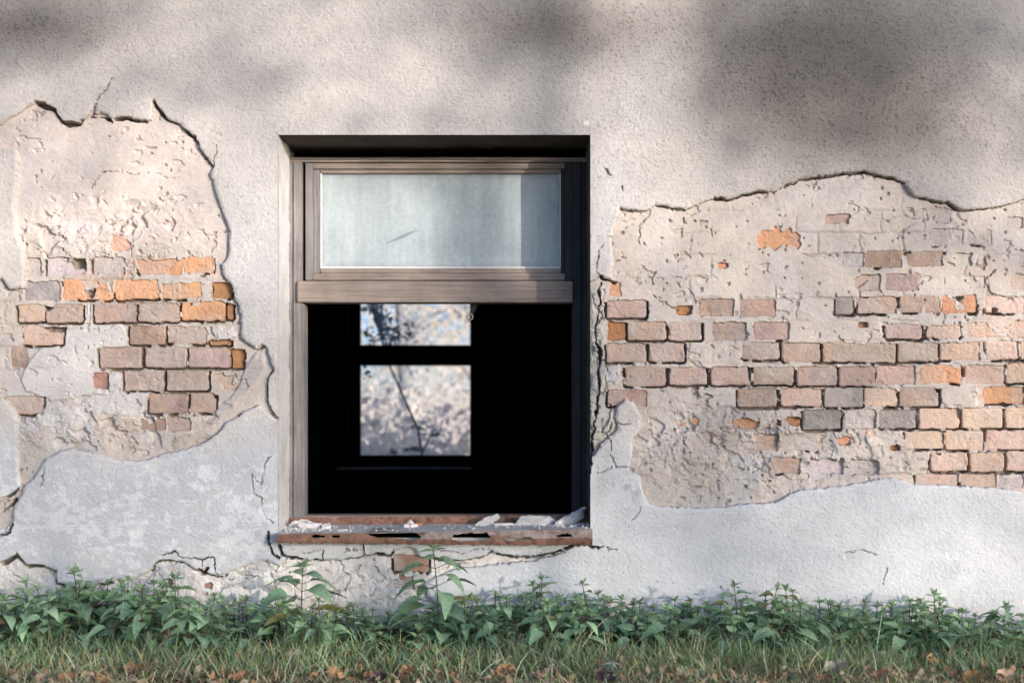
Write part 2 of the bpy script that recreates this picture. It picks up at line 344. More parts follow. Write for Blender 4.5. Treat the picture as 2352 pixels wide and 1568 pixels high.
# raised smears of lime mortar (polygon, extra height, colour)
WHT = (0.665, 0.635, 0.615); BEI = (0.665, 0.585, 0.52)
LUMPS = [([(95,792),(150,760),(200,742),(280,745),(300,765),(304,785),(288,802),(250,806),(220,800),(228,830),(232,860),(290,856),(284,885),(240,905),(170,915),(110,922),(58,900),(44,870),(62,830)], .006, WHT),
 ([(214,900),(330,880),(338,930),(300,962),(230,950),(120,975),(60,1000),(30,985),(70,950),(180,930)], .004, WHT),
 ([(195,698),(216,700),(214,742),(198,745)], .003, WHT),
 ([(500,960),(540,930),(590,880),(610,845),(606,800),(585,806),(560,850),(540,900),(500,935),(470,980)], .006, (0.58,.53,.49)),
 ([(1580,770),(1605,778),(1640,790),(1700,770),(1705,830),(1690,850),(1630,855),(1580,830)], .005, BEI),
 ([(2165,890),(2250,884),(2245,935),(2200,950),(2160,920)], .005, (0.66,.57,.51)),
 ([(1815,785),(1760,740),(1830,700),(1900,740),(2020,700),(2030,780),(1930,786)], .003, BEI),
 ([(1392,842),(1420,838),(1433,860),(1416,885),(1391,880)], .006, WHT), ([(1384,955),(1404,948),(1412,975),(1398,1000),(1380,992)], .006, (.72,.71,.70)),
 ([(485,753),(530,750),(540,775),(515,790),(490,782)], .007, WHT),
 ([(1990,1000),(2060,985),(2130,1020),(2140,1060),(2100,1090),(2010,1085)], .006, BEI),
 ([(1357,660),(1386,655),(1392,760),(1395,900),(1410,990),(1380,1020),(1357,1040)], .004, (0.55,.52,.48)),
 ([(622,1318),(700,1300),(800,1305),(860,1330),(900,1370),(960,1400),(960,1490),(640,1490),(660,1400),(640,1360)], .006, (0.85,.79,.72)),
 ([(380,1300),(430,1297),(450,1320),(440,1380),(330,1390),(330,1330)], .005, (0.69,.66,.63)),
]
for pts, dh, cc in LUMPS:
    d = sdpoly(pts, U + 8 * w1, V + 8 * w2, 30)
    w = smooth(1.5, -3.5, d)
    HB = HB + dh * w; CB = lerp(CB, c3(*cc) * (1 + 0.08 * n_mid + .05 * n_fine)[..., None], w * 0.85)
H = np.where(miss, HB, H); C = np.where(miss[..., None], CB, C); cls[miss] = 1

# bricks: u0, v0, u1, v1, colour, joint depth 0-1, raggedness px, recess m
BR = '''60,592,95,632,w,.3,4|107,592,195,632,w,.62,4|213,592,285,632,w,.62,5|315,598,415,630,o,.55,9|420,592,492,628,o,.55,7
57,645,140,690,g,.3,4|146,643,258,688,o,.7,6|263,643,365,688,o,.7,5|373,650,465,686,o,.62,7|487,650,533,684,d,.8,5
42,699,103,740,l,.9,3|106,699,190,741,p,1,3|217,697,312,740,p,1,3|317,697,412,739,p,1,3|418,693,516,736,o,.9,5|520,698,537,735,d,1,3
55,748,148,793,l,.9,4|298,747,380,792,b,1,3|385,750,475,790,p,.7,6|480,780,532,793,d,1,3
26,797,66,846,b,.35,6|229,797,325,846,p,.9,4|333,798,428,844,p,1,2.5|433,797,528,844,p,1,2.5|531,800,560,846,d,1,5
215,855,251,893,r,.2,4|286,851,376,898,p,1,2.5|383,850,480,897,p,1,2.5|490,856,545,892,l,.15,9
12,910,100,951,p,.9,4|341,903,432,949,b,1,2.5|437,902,497,948,p,.9,4|325,960,380,988,b,.4,6|385,958,440,990,p,.4,7
1898,490,1950,514,p,.1,9|2125,484,2185,512,w,.2,6|2122,525,2210,565,w,.4,4|2222,528,2276,562,w,.4,5|2310,500,2350,525,w,.3,6
1934,580,1984,613,w,.2,5|1988,577,2072,614,b,.45,4|2083,577,2165,612,b,.45,4|2240,583,2265,612,b,.2,5|2175,580,2232,610,w,.2,6|2340,575,2400,612,w,.2,6
1962,630,2022,667,p,.35,5|2033,628,2112,668,p,.45,4|2225,625,2262,662,w,.2,6|2322,630,2400,664,l,.4,5
1394,690,1485,730,p,.9,3|1605,686,1686,726,b,.3,3|1699,688,1781,727,b,.3,3|1918,682,1960,722,g,.5,4|1970,680,2060,720,p,.7,3|2066,679,2158,718,p,.6,4|2162,678,2243,720,o,.5,6|2262,680,2352,719,l,.5,4|2356,680,2420,719,l,.5,4
1442,738,1530,782,p,1,3|1537,740,1612,782,p,.9,4|1638,740,1714,782,p,.3,5|1732,740,1812,780,p,.6,4|2033,744,2118,778,p,.8,4|2128,748,2205,777,l,.7,5|2220,740,2312,775,l,.4,4|2318,735,2420,775,l,.4,4
1393,788,1485,832,p,1,2.5|1491,788,1572,831,p,1,3|1705,786,1790,826,p,.7,4|1797,788,1885,831,p,.9,3|1889,788,2058,832,p,.9,3|2063,787,2155,830,p,1,3|2160,786,2250,827,l,.7,3|2262,783,2338,826,l,.8,4|2345,783,2420,826,l,.8,4
1437,842,1530,887,p,1,2.5|1537,843,1624,884,p,1,3|1633,842,1720,884,p,1,3|1730,842,1823,884,p,.9,4|1830,841,1923,885,p,1,3|1928,841,2010,886,p,.9,3|2012,840,2102,883,l,.7,4|2110,838,2208,880,o,.6,4|2215,838,2306,880,l,.7,4|2312,835,2420,880,l,1,3
1395,895,1486,932,r,.8,4|1588,893,1690,930,w,.25,8|1694,892,1785,935,p,.8,3|1795,892,1887,933,l,.7,4|1893,890,1982,935,g,1,3|1984,890,2060,933,l,.7,5|2066,889,2155,934,p,.9,3|2255,888,2350,927,o,.7,5|2355,888,2420,930,l,.7,5
1843,941,1932,986,g,1,3|1937,941,2010,984,w,.5,6|2020,940,2104,984,g,.7,4|2110,938,2203,984,l,.8,4|2210,936,2303,983,l,1,2.5|2308,935,2420,983,l,1,2.5
1738,996,1786,1036,p,.6,6|1797,996,1880,1036,w,.6,5|2078,990,2166,1031,l,.8,3|2170,988,2260,1033,l,1,2.5|2265,988,2420,1032,l,1,2.5
1775,1050,1838,1086,p,.5,7|1860,1053,1935,1088,w,.3,7|1950,1055,2015,1090,w,.3,7|2138,1038,2222,1082,l,1,2.5|2228,1039,2306,1083,l,1,2.5|2312,1036,2420,1082,l,1,2.5
2102,1088,2200,1118,l,.8,3|2206,1088,2288,1118,l,.7,4|2292,1088,2350,1120,w,.6,4|2354,1088,2420,1120,l,.6,4
1743,530,1832,565,o,.0,20|1648,603,1672,617,o,0,5|1552,702,1590,722,d,.2,6|1972,739,1992,752,d,.2,4|1396,738,1438,782,d,.5,4|1400,648,1426,680,o,.4,4
1645,955,1668,980,o,.1,5|1690,962,1742,982,o,.2,7|1783,958,1838,976,d,.3,6|1925,1005,1955,1022,o,.1,6|2043,1022,2066,1034,d,.4,4|1588,960,1604,972,o,0,4|1560,968,1576,978,o,0,4|258,540,305,575,o,.1,9
903,1272,985,1312,r,.8,4|915,1320,950,1352,r,.1,7|385,1330,400,1345,r,.1,5|470,1338,490,1350,r,.1,5|900,1330,930,1350,w,.1,6'''
BCOL = dict(p=(.51,.39,.335), b=(.44,.315,.25), o=(.72,.39,.23), g=(.37,.335,.31), w=(.62,.545,.505), r=(.45,.26,.21), l=(.69,.50,.39), d=(.46,.24,.115))
HJ = np.full(U.shape, 1.0, dtype=np.float32)
sc = 1 + 0.021 / D
brick_rows = [b for ln in BR.split('\n') for b in ln.split('|')]
bricks = []
for i, b in enumerate(brick_rows):
    a = b.split(','); u0, v0, u1, v1 = [float(q) for q in a[:4]]
    u0, u1 = HU + (u0 - HU) * sc, HU + (u1 - HU) * sc; v0, v1 = HV + (v0 - HV) * sc, HV + (v1 - HV) * sc
    bricks.append((u0, v0, u1, v1, a[4], float(a[5]), float(a[6]), i))
def win(u0, v0, u1, v1, m):
    i0 = max(int((u0 - m - us[0]) // 2), 0); i1 = min(int((u1 + m - us[0]) // 2) + 2, len(us))
    j0 = max(int((v0 - m - vs[0]) // 2), 0); j1 = min(int((v1 + m - vs[0]) // 2) + 2, len(vs))
    return slice(j0, j1), slice(i0, i1)
def bsd(b, s):
    u0, v0, u1, v1, k, jd, rg, i = b
    u, v = U[s], V[s]
    r = 5.0
    x = u + rg * 0.75 * fbm(u + 37 * i, v, 17, 3, 201) - (u0 + u1) / 2; y = v + rg * 0.75 * fbm(u, v + 53 * i, 17, 3, 211) - (v0 + v1) / 2
    rot = random.Random(i).uniform(-.012, .012); x, y = x + rot * y, y - rot * x
    qx, qy = np.abs(x) - (u1 - u0) / 2 + r, np.abs(y) - (v1 - v0) / 2 + r
    e = np.sqrt(np.maximum(qx, 0) ** 2 + np.maximum(qy, 0) ** 2) + np.minimum(np.maximum(qx, qy), 0) - r
    return e, x, y
for b in bricks:                                   # joints first
    u0, v0, u1, v1, k, jd, rg, i = b
    s = win(u0, v0, u1, v1, 16)
    e, x, y = bsd(b, s)
    f = np.where(y > (v1 - v0) / 2 - 3, 1.0, np.where(y < -(v1 - v0) / 2 + 3, 0.14, 0.7))
    patchy = smooth(-0.45, 0.05, fbm(U[s] + 9 * i, V[s], 55, 2, 221) + jd - 0.55)
    g = 6.2 + 2.5 * w1[s] + 1.5 * j1[s]
    ring = smooth(g, g - 2.2, e) * np.minimum(1, f * (.35 + jd)) * patchy
    gap = smooth(-.25, .15, fbm(U[s], V[s], 38, 4, 225) + 1.3 * jd - .95); ring = ring * gap; ring = smooth(.28, .72, ring)
    m = miss[s] & (Mi[s] < -2)
    HH = H[s]; HH[m] = np.minimum(HH[m], (HH * (1 - ring) + (-0.047 + 0.004 * n_fine[s]) * ring)[m])
    CC = C[s]; CC[m] = lerp(CC, c3(.26, .20, .155), ring * 0.8)[m]
for b in bricks:
    u0, v0, u1, v1, k, jd, rg, i = b
    s = win(u0, v0, u1, v1, 16)
    e, x, y = bsd(b, s); r_ = random.Random(1000 + i)
    cov = fbm(U[s] + 13 * i, V[s] - 29 * i, 48, 3, 251, .38) + .5 * fbm(U[s], V[s], 130, 2, 255) + .28 * smooth(0, -(v1 - v0) / 2, y) - .12
    m = (e < 0) & miss[s] & (Mi[s] < -1.5) & (cov < (.85 if jd > .85 else (.72 if jd > .6 else .40 + .2 * jd)))
    rec = 0.010 if k == 'd' else (0.003 if jd < .35 else 0.0)
    rec += r_.uniform(-.0015, .0025)
    face = -0.0195 - rec + 0.0016 * n_mid[s] + 0.0010 * n_fine[s] + .0009 * n_gr[s] + .0008 * j2[s] + r_.uniform(-3e-5, 3e-5) * x + r_.uniform(-6e-5, 6e-5) * y
    face -= 0.0028 * smooth(-2.6, 0.5, e + 2.5 * n_fine[s] + 1.5 * j2[s]) * (0.4 + jd * .6); face -= .0022 * smooth(.25, .5, fbm(U[s] + 5 * i, V[s] * 1.8, 24, 4, 261))
    HH = H[s]; HH[m] = face[m]
    base = np.array(BCOL[k]) * r_.uniform(0.9, 1.1) * np.array([1, r_.uniform(.96, 1.04), r_.uniform(.94, 1.06)])
    cc = base * (1 + 0.12 * n_mid[s] + 0.08 * n_fine[s])[..., None]
    dusty = {'o': .45, 'd': .1, 'b': .4}.get(k, .55) * smooth(-0.25, 0.45, fbm(U[s] + 31 * i, V[s], 50, 4, 231))
    cc = lerp(cc, c3(.63, .535, .475), dusty)
    if k in 'pb': cc = lerp(cc, c3(.64, .42, .30), 0.4 * smooth(.1, .45, fbm(U[s], V[s] + 71 * i, 45, 3, 241)))
    CC = C[s]; CC[m] = cc[m]
    cl = cls[s]; cl[m] = 2

# voids behind loose stucco and cracks through it (points, half width px, depth m)
VOIDS = [([(80,236),(100,243),(126,254),(140,278),(150,285),(172,286),(185,281)],4.2,.045),([(206,270),(217,250)],2.5,.04),([(207,268),(240,270),(252,277)],4.5,.045),([(262,273),(280,270),(334,279)],4.0,.045),
 ([(353,233),(366,255),(382,273),(416,289),(445,317)],3.4,.04),([(445,317),(460,346),(489,381)],1.6,.03),([(1425,478),(1470,486)],1.8,.035),([(1508,472),(1543,476),(1573,483)],1.8,.035),
 ([(1643,455),(1672,457),(1710,448),(1745,439),(1778,440)],2.4,.04),([(1800,429),(1848,411),(1897,406),(1938,398),(1979,394),(2023,404),(2055,411),(2079,419)],2.2,.04),([(2112,453),(2132,460),(2178,467),(2202,481)],3.0,.04),([(2202,481),(2231,482),(2278,476),(2322,470)],1.3,.035),
 ([(1380,633),(1395,642),(1410,648)],5,.05),([(1385,645),(1378,668),(1385,690),(1372,730),(1370,780),(1378,800),(1377,860),(1374,900)],2.8,.05),([(1374,900),(1368,960),(1360,1010),(1357,1060)],3.5,.05),([(1356,1020),(1353,1110)],3,.05),
 ([(34,1274),(56,1300),(97,1303),(126,1313)],4,.05),([(126,1313),(128,1340),(158,1351),(205,1350)],4.5,.05),([(225,1344),(255,1336)],3,.05),([(345,1310),(363,1290),(419,1293),(446,1309),(463,1315),(498,1327),(520,1318)],2.8,.045),([(456,1308),(466,1316),(476,1306)],5,.05),([(463,1312),(463,1285),(490,1275),(494,1300),(498,1325)],1.3,.03),([(463,1285),(420,1277),(400,1268),(372,1276)],1.3,.03),
 ([(614,1222),(614,1240),(622,1268),(640,1282)],3,.05),([(640,1252),(645,1276),(670,1284),(690,1284)],3.5,.05),([(690,1284),(741,1286),(800,1285),(832,1278),(862,1274)],1.5,.03),([(741,1286),(743,1258)],1.2,.03),([(836,1277),(837,1250)],1.2,.03),([(862,1274),(895,1278),(902,1266)],4,.05),([(988,1280),(1010,1288),(1060,1289),(1102,1282)],2.4,.045),([(1102,1282),(1128,1264)],1.5,.03),([(1140,1274),(1180,1279),(1250,1277),(1288,1264)],2.4,.045),([(1300,1258),(1345,1250),(1372,1258)],2.4,.04),
 ([(0,1147),(17,1144),(45,1122)],3.5,.05),([(0,1178),(20,1165),(34,1152)],4,.05),([(0,1232),(18,1222),(28,1200)],3,.05),([(0,1296),(18,1286),(32,1274)],4,.05),
 ([(586,803),(605,794)],1.5,.03),([(627,847),(616,867),(613,920),(626,953),(640,962)],1.8,.03),([(557,943),(540,955)],1,.02)]
CRACKS = [([(218,245),(222,232),(243,205),(255,180)],1.0),([(489,380),(495,350),(499,330)],.8),([(1357,372),(1390,388),(1407,415),(1428,427),(1428,460),(1425,478)],1.3),([(1385,560),(1372,590),(1368,620),(1380,634)],1.0),([(1357,540),(1405,545)],.6),
 ([(1940,1268),(1990,1262),(2010,1272)],.8),([(2045,1275),(2030,1330),(2024,1380)],.9),([(1405,1040),(1412,1075),(1450,1072)],.8),([(1405,1075),(1375,1085)],.6),([(1412,970),(1450,972)],.7),([(1372,1258),(1420,1262)],.9),([(1160,1230),(1100,1240)],.0),([(1470,1165),(1455,1195)],.7),([(580,1088),(600,1110),(612,1060),(628,1040)],1.0),([(577,1087),(580,1130),(600,1150),(604,1180),(622,1200)],1.0),([(0,640),(23,667),(40,668)],1.2),([(840,690),(838,700)],.0),
 ([(100,1056),(104,1090),(92,1120)],.9),([(230,390),(300,397),(320,395)],.9),([(1480,500),(1475,520),(1470,560)],.7),([(1580,660),(1600,690),(1608,700)],.9),([(1505,620),(1490,660),(1530,700),(1560,712)],1.0),([(1870,450),(1868,480)],.7),([(2000,640),(1980,660)],.7),([(2290,620),(2262,640),(2284,672),(2330,684)],1.2),([(1920,760),(1940,785)],1.0),([(350,960),(352,985),(362,1000)],.9),([(300,1040),(310,1010),(270,985)],.9),([(1360,680),(1382,722),(1366,765)],1.3),([(1380,820),(1398,850),(1384,905)],1.4),([(1392,885),(1402,940),(1382,992)],1.3),([(1376,700),(1394,706)],.9),([(1386,660),(1392,700),(1384,735)],1.2),([(1396,905),(1388,930)],1.1),([(1402,965),(1396,1000),(1404,1030)],1.0),([(1366,900),(1386,912)],.9),([(743,1262),(775,1270),(800,1262),(834,1266)],.9),([(650,1262),(690,1268),(738,1262)],.7),([(780,1290),(800,1330),(790,1380)],.8),([(860,1300),(880,1330),(850,1370)],.8),([(990,1262),(1060,1268),(1120,1258)],.6),([(1030,1300),(1100,1296),(1180,1290)],.8),([(640,1300),(625,1330),(640,1390)],1.4),([(520,1330),(560,1322),(600,1330)],1.0),([(130,1360),(200,1365),(260,1355)],1.0)]
for pts, hw, dp in VOIDS:
    d = dline(pts, U + 5 * w1 + 4 * j1, V + 5 * w2 + 4 * j2, 30) + 1.0 * n_fine
    hv = hw * (.72 + .75 * fbm(U, V, 36, 2, 89)); w = smooth(hv + 0.7, hv - 1.3, d)
    H = H * (1 - w) + np.minimum(H, -dp) * w
    C = lerp(C, c3(.16, .115, .085), 0.8 * w); cls[(w > 0.5)] = 1
for pts, hw in CRACKS:
    if hw <= 0: continue
    d = dline(pts, U + 7 * w1 + 5 * j1, V + 7 * w2 + 5 * j2, 30)
    w = smooth(hw + .9, hw - 0.8, d) * smooth(-.5, -.1, fbm(U, V, 30, 2, 90))
    H = H - 0.008 * w; C = lerp(C, c3(.22, .18, .15), 0.7 * w)
# a few black tar marks on the bricks, pock marks in the lower stucco
for (cu, cv, r) in [(1597,905,5),(1605,913,4),(1590,897,3),(1620,892,4),(1765,884,4),(1812,1000,3),(535,757,2),(1108,1350,3),(1655,1345,4),(1510,1335,3),(1545,1340,3),(1660,1350,3)]:
    w = smooth(r, r - 3, np.hypot(U - cu + 4 * w1, V - cv + 4 * w2)); C = lerp(C, c3(.09, .09, .1), w * .9)
w = smooth(7, 3, np.hypot((U - 1347) / 1.6 + 3 * w1, V - 283 + 3 * w2)); C = lerp(C, c3(.85, .84, .82), w)
C = np.clip(C, 0.02, 0.88)

# sheet -> three meshes
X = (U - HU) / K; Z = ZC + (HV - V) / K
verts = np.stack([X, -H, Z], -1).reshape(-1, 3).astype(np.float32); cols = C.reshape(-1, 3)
nv, nu = U.shape
idx = np.arange(nv * nu, dtype=np.int32).reshape(nv, nu)
quads = np.stack([idx[:-1, :-1], idx[1:, :-1], idx[1:, 1:], idx[:-1, 1:]], -1)
cu, cv = U[:-1, :-1] + 1, V[:-1, :-1] + 1
keep = ~((cu > OU0) & (cu < OU1) & (cv > OV0) & (cv < OV1))
qc = np.maximum(np.maximum(cls[:-1, :-1], cls[1:, :-1]), np.maximum(cls[1:, 1:], cls[:-1, 1:]))
house = thing('derelict_house', 'derelict house with flaking grey stucco, exposed brick and one empty window', 'house')
def sheet(name, k, mat):
    q = quads[keep & (qc == k)]
    un, inv = np.unique(q.ravel(), return_inverse=True)
    o = mesh_np(name, verts[un], inv.reshape(-1, 4), mat, house, cols[un]); o.data.set_sharp_from_angle(angle=math.radians(34)); return o
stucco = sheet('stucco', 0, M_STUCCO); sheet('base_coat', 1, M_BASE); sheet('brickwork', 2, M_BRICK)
del verts, cols, quads

# stucco returning into the opening (two jambs, head) and the wall beyond the picture
def grid_patch(name, o, e1, e2, n1, n2, amp, mat, parent, color, nrm, dirt=0.15):
    a, b = np.meshgrid(np.linspace(0, 1, n1), np.linspace(0, 1, n2))
    o, e1, e2, nrm = [np.array(q, dtype=np.float64) for q in (o, e1, e2, nrm)]
    pts = o + a[..., None] * e1 + b[..., None] * e2
    s1, s2 = np.linalg.norm(e1) * K, np.linalg.norm(e2) * K
    h = fbm(a * s1 + 300, b * s2 + 77, 40, 4, 301) * amp + fbm(a * s1, b * s2, 7, 2, 311) * amp * .35
    h *= smooth(0, .03, a) * smooth(1, .97, a)
    pts = pts + h[..., None] * nrm
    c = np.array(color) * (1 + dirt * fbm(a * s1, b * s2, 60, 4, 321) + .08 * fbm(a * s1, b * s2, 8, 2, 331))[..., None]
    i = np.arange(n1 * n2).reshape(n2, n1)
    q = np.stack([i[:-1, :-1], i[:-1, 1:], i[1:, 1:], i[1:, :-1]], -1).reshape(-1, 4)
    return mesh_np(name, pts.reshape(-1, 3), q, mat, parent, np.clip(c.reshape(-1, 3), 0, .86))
RD = 0.30
xl, xr = (OU0 - HU) / K, (OU1 - HU) / K; zt, zb = ZC + (HV - OV0) / K, ZC + (HV - OV1) / K
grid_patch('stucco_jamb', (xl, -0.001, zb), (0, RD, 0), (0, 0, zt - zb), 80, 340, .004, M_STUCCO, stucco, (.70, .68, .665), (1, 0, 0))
grid_patch('stucco_jamb', (xr, 0.0, zb), (0, RD, 0), (0, 0, zt - zb), 80, 340, .004, M_STUCCO, stucco, (.09, .085, .085), (-1, 0, 0))  # near-black stucco: shadow on the right jamb put into its colour
grid_patch('stucco_head', (xl, 0.0, zt), (0, RD, 0), (xr - xl, 0, 0), 80, 260, .004, M_STUCCO, stucco, (.09, .073, .06), (0, 0, -1))  # sooty brown, darkened further to paint the shade in the recess
grid_patch('stucco_flank', (-6, .004, -.3), (4.41, 0, 0), (0, 0, 3.2), 220, 160, .004, M_STUCCO, stucco, (.66, .62, .58), (0, -1, 0))
grid_patch('stucco_flank', (1.60, .002, -.3), (2.4, 0, 0), (0, 0, 3.2), 220, 160, .004, M_STUCCO, stucco, (.66, .62, .58), (0, -1, 0))
grid_patch('stucco_flank', (-1.62, .004, 1.95), (3.24, 0, 0), (0, 0, .95), 160, 60, .004, M_STUCCO, stucco, (.52, .485, .45), (0, -1, 0))
# masonry body behind the sheet, the room, roof
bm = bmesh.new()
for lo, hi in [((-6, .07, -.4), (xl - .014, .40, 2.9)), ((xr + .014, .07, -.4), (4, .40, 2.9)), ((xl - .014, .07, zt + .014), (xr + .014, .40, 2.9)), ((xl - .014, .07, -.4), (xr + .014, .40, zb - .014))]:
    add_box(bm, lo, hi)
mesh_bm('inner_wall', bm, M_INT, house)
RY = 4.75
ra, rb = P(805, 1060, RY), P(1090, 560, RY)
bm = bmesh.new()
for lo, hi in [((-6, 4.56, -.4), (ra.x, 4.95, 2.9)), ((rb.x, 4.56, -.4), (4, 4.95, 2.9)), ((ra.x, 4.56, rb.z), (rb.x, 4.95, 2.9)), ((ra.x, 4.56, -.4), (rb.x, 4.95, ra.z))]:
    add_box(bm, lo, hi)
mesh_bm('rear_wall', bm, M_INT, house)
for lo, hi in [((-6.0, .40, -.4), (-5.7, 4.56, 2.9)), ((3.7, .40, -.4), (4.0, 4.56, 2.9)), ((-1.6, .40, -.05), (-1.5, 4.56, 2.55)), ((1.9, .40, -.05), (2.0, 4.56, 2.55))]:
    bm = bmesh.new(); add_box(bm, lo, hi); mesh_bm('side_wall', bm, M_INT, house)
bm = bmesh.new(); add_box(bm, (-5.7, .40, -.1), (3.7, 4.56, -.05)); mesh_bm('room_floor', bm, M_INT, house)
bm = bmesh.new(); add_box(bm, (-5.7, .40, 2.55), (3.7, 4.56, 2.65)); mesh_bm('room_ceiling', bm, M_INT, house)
bm = bmesh.new()
prof = [(-.55, 2.80), (2.47, 4.3), (5.5, 2.80), (5.5, 2.92), (2.47, 4.42), (-.55, 2.92)]
va = [bm.verts.new((-6.4, y, z)) for y, z in prof]; vb = [bm.verts.new((4.4, y, z)) for y, z in prof]
for i in range(6):
    j = (i + 1) % 6; bm.faces.new((va[i], va[j], vb[j], vb[i]))
for quad in ((0, 1, 4, 5), (1, 2, 3, 4)):
    bm.faces.new([va[i] for i in quad]); bm.faces.new([vb[i] for i in reversed(quad)])
mesh_bm('roof', bm, M_ROOF, house)
bm = bmesh.new(); add_box(bm, (-6.2, -.45, 2.74), (4.2, .0, 2.795)); mesh_bm('eaves_board', bm, M_WOODH, house)

# ------------------------------------------------------------------ front window (part of the house)
bm = bmesh.new()
FY = 0.19
pbox(bm, 655, 372.3, 673.0, 1192, FY + .002, .27); pbox(bm, 673.6, 372.3, 693.5, 1192, FY - .003, .27)
pbox(bm, 693.6, 697, 699, 1192, FY, .262)
window = mesh_bm('window', bm, M_WOODV, house)
def wpart(name, mat, boxes, parent=window):
    b = bmesh.new()
    for bx in boxes: pbox(b, *bx)
    return mesh_bm(name, b, mat, parent)
wpart('right_post', M_WOODD, [(1315.6, 374, 1334, 1192, FY - .004, .27), (1334.5, 372.3, 1362, 1192, FY + .002, .27)])
wpart('head_rail', M_WOODH, [(663, 361.5, 1352, 372, FY, .24)])
wpart('transom', M_WOODH, [(682, 645, 1315.4, 694, FY - .017, .25, .003)])
wpart('slot', M_SLOT, [(693.6, 372.2, 701, 644.8, FY + .035, .268)])
sash = wpart('sash', M_WOODH, [(719.2, 375, 1297, 387.6, FY + .010, .25), (719.2, 628, 1297, 643, FY + .008, .25), (736, 388, 1288, 398, FY + .021, .245, .002), (736, 616.5, 1288, 627.5, FY + .019, .245, .002)])
wpart('sash_stile', M_WOODV, [(701.2, 374, 719, 643.4, FY + .009, .25), (719.4, 388, 735.6, 627.6, FY + .020, .245, .002)], sash)
wpart('sash_stile', M_WOODD, [(1297.3, 374, 1315, 643.4, FY + .009, .25), (1288.2, 388, 1296.8, 627.6, FY + .020, .245, .002)], sash)
wpart('putty', M_FRAG, [(735.8, 612.3, 1288, 616.3, FY + .0205, .2255, .0008), (735.8, 398.2, 738.6, 612, FY + .0215, .2255, .0006), (1285.6, 398.2, 1288, 612, FY + .0215, .2255, .0006)], sash)
# dusty pane with a finger-wiped streak
gu = np.linspace(728, 1296, 190); gv = np.linspace(394, 622, 90); GU, GV = np.meshgrid(gu, gv)
pc = np.empty(GU.shape + (3,)); pc[:] = (.50, .57, .585)
pc *= (1 + .16 * fbm(GU, GV, 120, 4, 401) + .10 * fbm(GU, GV * .3, 26, 3, 411))[..., None]
edge = np.minimum(np.minimum(GU - 736, 1290 - GU), np.minimum(GV - 400, 615 - GV))
pc *= (1 - .22 * smooth(16, 0, edge + 6 * fbm(GU, GV, 30, 3, 421)))[..., None]
dd = dline([(886, 560), (915, 547), (957, 529)], GU, GV, 40); tt = np.clip((GU - 880) / 80, 0, 1)
wr_ = 5.0 * np.sin(np.pi * tt) ** .8 * (.5 + .5 * tt); wipe = smooth(wr_ + .4, wr_ - 1.2, dd) * (tt > 0) * (tt < 1); pc *= (1 - .42 * wipe)[..., None]
pp = np.array([P(a, b, .226) for a, b in zip(GU.ravel(), GV.ravel())])
ii = np.arange(GU.size).reshape(GU.shape); qd = np.stack([ii[:-1, :-1], ii[1:, :-1], ii[1:, 1:], ii[:-1, 1:]], -1).reshape(-1, 4)
pane = mesh_np('pane', pp, qd, M_PANE, sash, pc.reshape(-1, 3))
so = pane.modifiers.new('thick', 'SOLIDIFY'); so.thickness = .003; so.offset = -1
# broken metal fastener hanging below the transom
bm = bmesh.new()
A, B = P(1097, 690, .235), P(1083, 720, .235)
d = (B - A); L = d.length; d.normalize(); s = Vector((d.z, 0, -d.x))
for w_, y0, y1 in ((.0085, .233, .237),):
    q = [A + s * w_, A - s * w_, B - s * w_ * .7, B + s * w_ * .8]
    f = [bm.verts.new((p.x, y0, p.z)) for p in q]; b_ = [bm.verts.new((p.x, y1, p.z)) for p in q]
    bm.faces.new(f); bm.faces.new(b_[::-1])
    for i in range(4): bm.faces.new((f[i], f[(i + 1) % 4], b_[(i + 1) % 4], b_[i]))
fast = mesh_bm('fastener', bm, flat_mat('dull_iron', (.05, .048, .045), .7, 80, .4, .001), window)
bm = bmesh.new(); cN = P(1079, 727.5, .235); R, r = .0095, .0021
rings = []
for i in range(22):
    a = i / 22 * 2 * math.pi
    rings.append([bm.verts.new((cN.x + (R + r * math.cos(b)) * math.cos(a), .235 + r * math.sin(b), cN.z + (R * 1.1 + r * math.cos(b)) * math.sin(a))) for b in [j / 8 * 2 * math.pi for j in range(8)]])
for i in range(22):
    for j in range(8):
        bm.faces.new((rings[i][j], rings[(i + 1) % 22][j], rings[(i + 1) % 22][(j + 1) % 8], rings[i][(j + 1) % 8]))
mesh_bm('fastener_ring', bm, flat_mat('worn_brass', (.42, .38, .31), .45, 60, .3, 0, .5), window, True)

# rusted sheet metal sill
SY = -0.05
gu = np.arange(635, 1362, 2.0); lip_top = np.interp(gu, [635, 1361], [1227, 1214]); lip_bot = np.interp(gu, [635, 1000, 1361], [1246, 1250, 1251.5])
rows = 18
LU = np.repeat(gu[None], rows, 0); tt = np.linspace(0, 1, rows)[:, None]
LV = lip_top + (lip_bot - lip_top) * tt
LV = LV + (tt > .92) * (1.2 * vnoise(LU / 9, LU * 0 + 3, 501) + 1.0 * vnoise(LU / 4, LU * 0 + 8, 502))
wave = .004 * vnoise(LU / 60, LU * 0 + 1.5, 503) * tt + .003 * vnoise(LU / 14, LV / 14, 504) * (LU > 880) * (tt > .6)
HOLES = [[(845,1227),(870,1221),(915,1222),(960,1224),(968,1234),(955,1239),(930,1237),(890,1232),(860,1232)],[(1037,1239),(1042,1229),(1075,1225),(1100,1224),(1130,1236),(1110,1240),(1060,1241)],[(1135,1240),(1180,1235.5),(1220,1234),(1218,1237.5),(1170,1239.5)],[(1275,1231),(1295,1226),(1310,1226),(1314,1231)],[(716,1231),(722,1228),(745,1230),(742,1234),(735,1232),(722,1236)],[(764,1230),(779,1229),(777,1233),(766,1233)],[(982,1221),(988,1219),(986,1224)],[(1100,1226),(1120,1223),(1128,1236),(1108,1232)]]
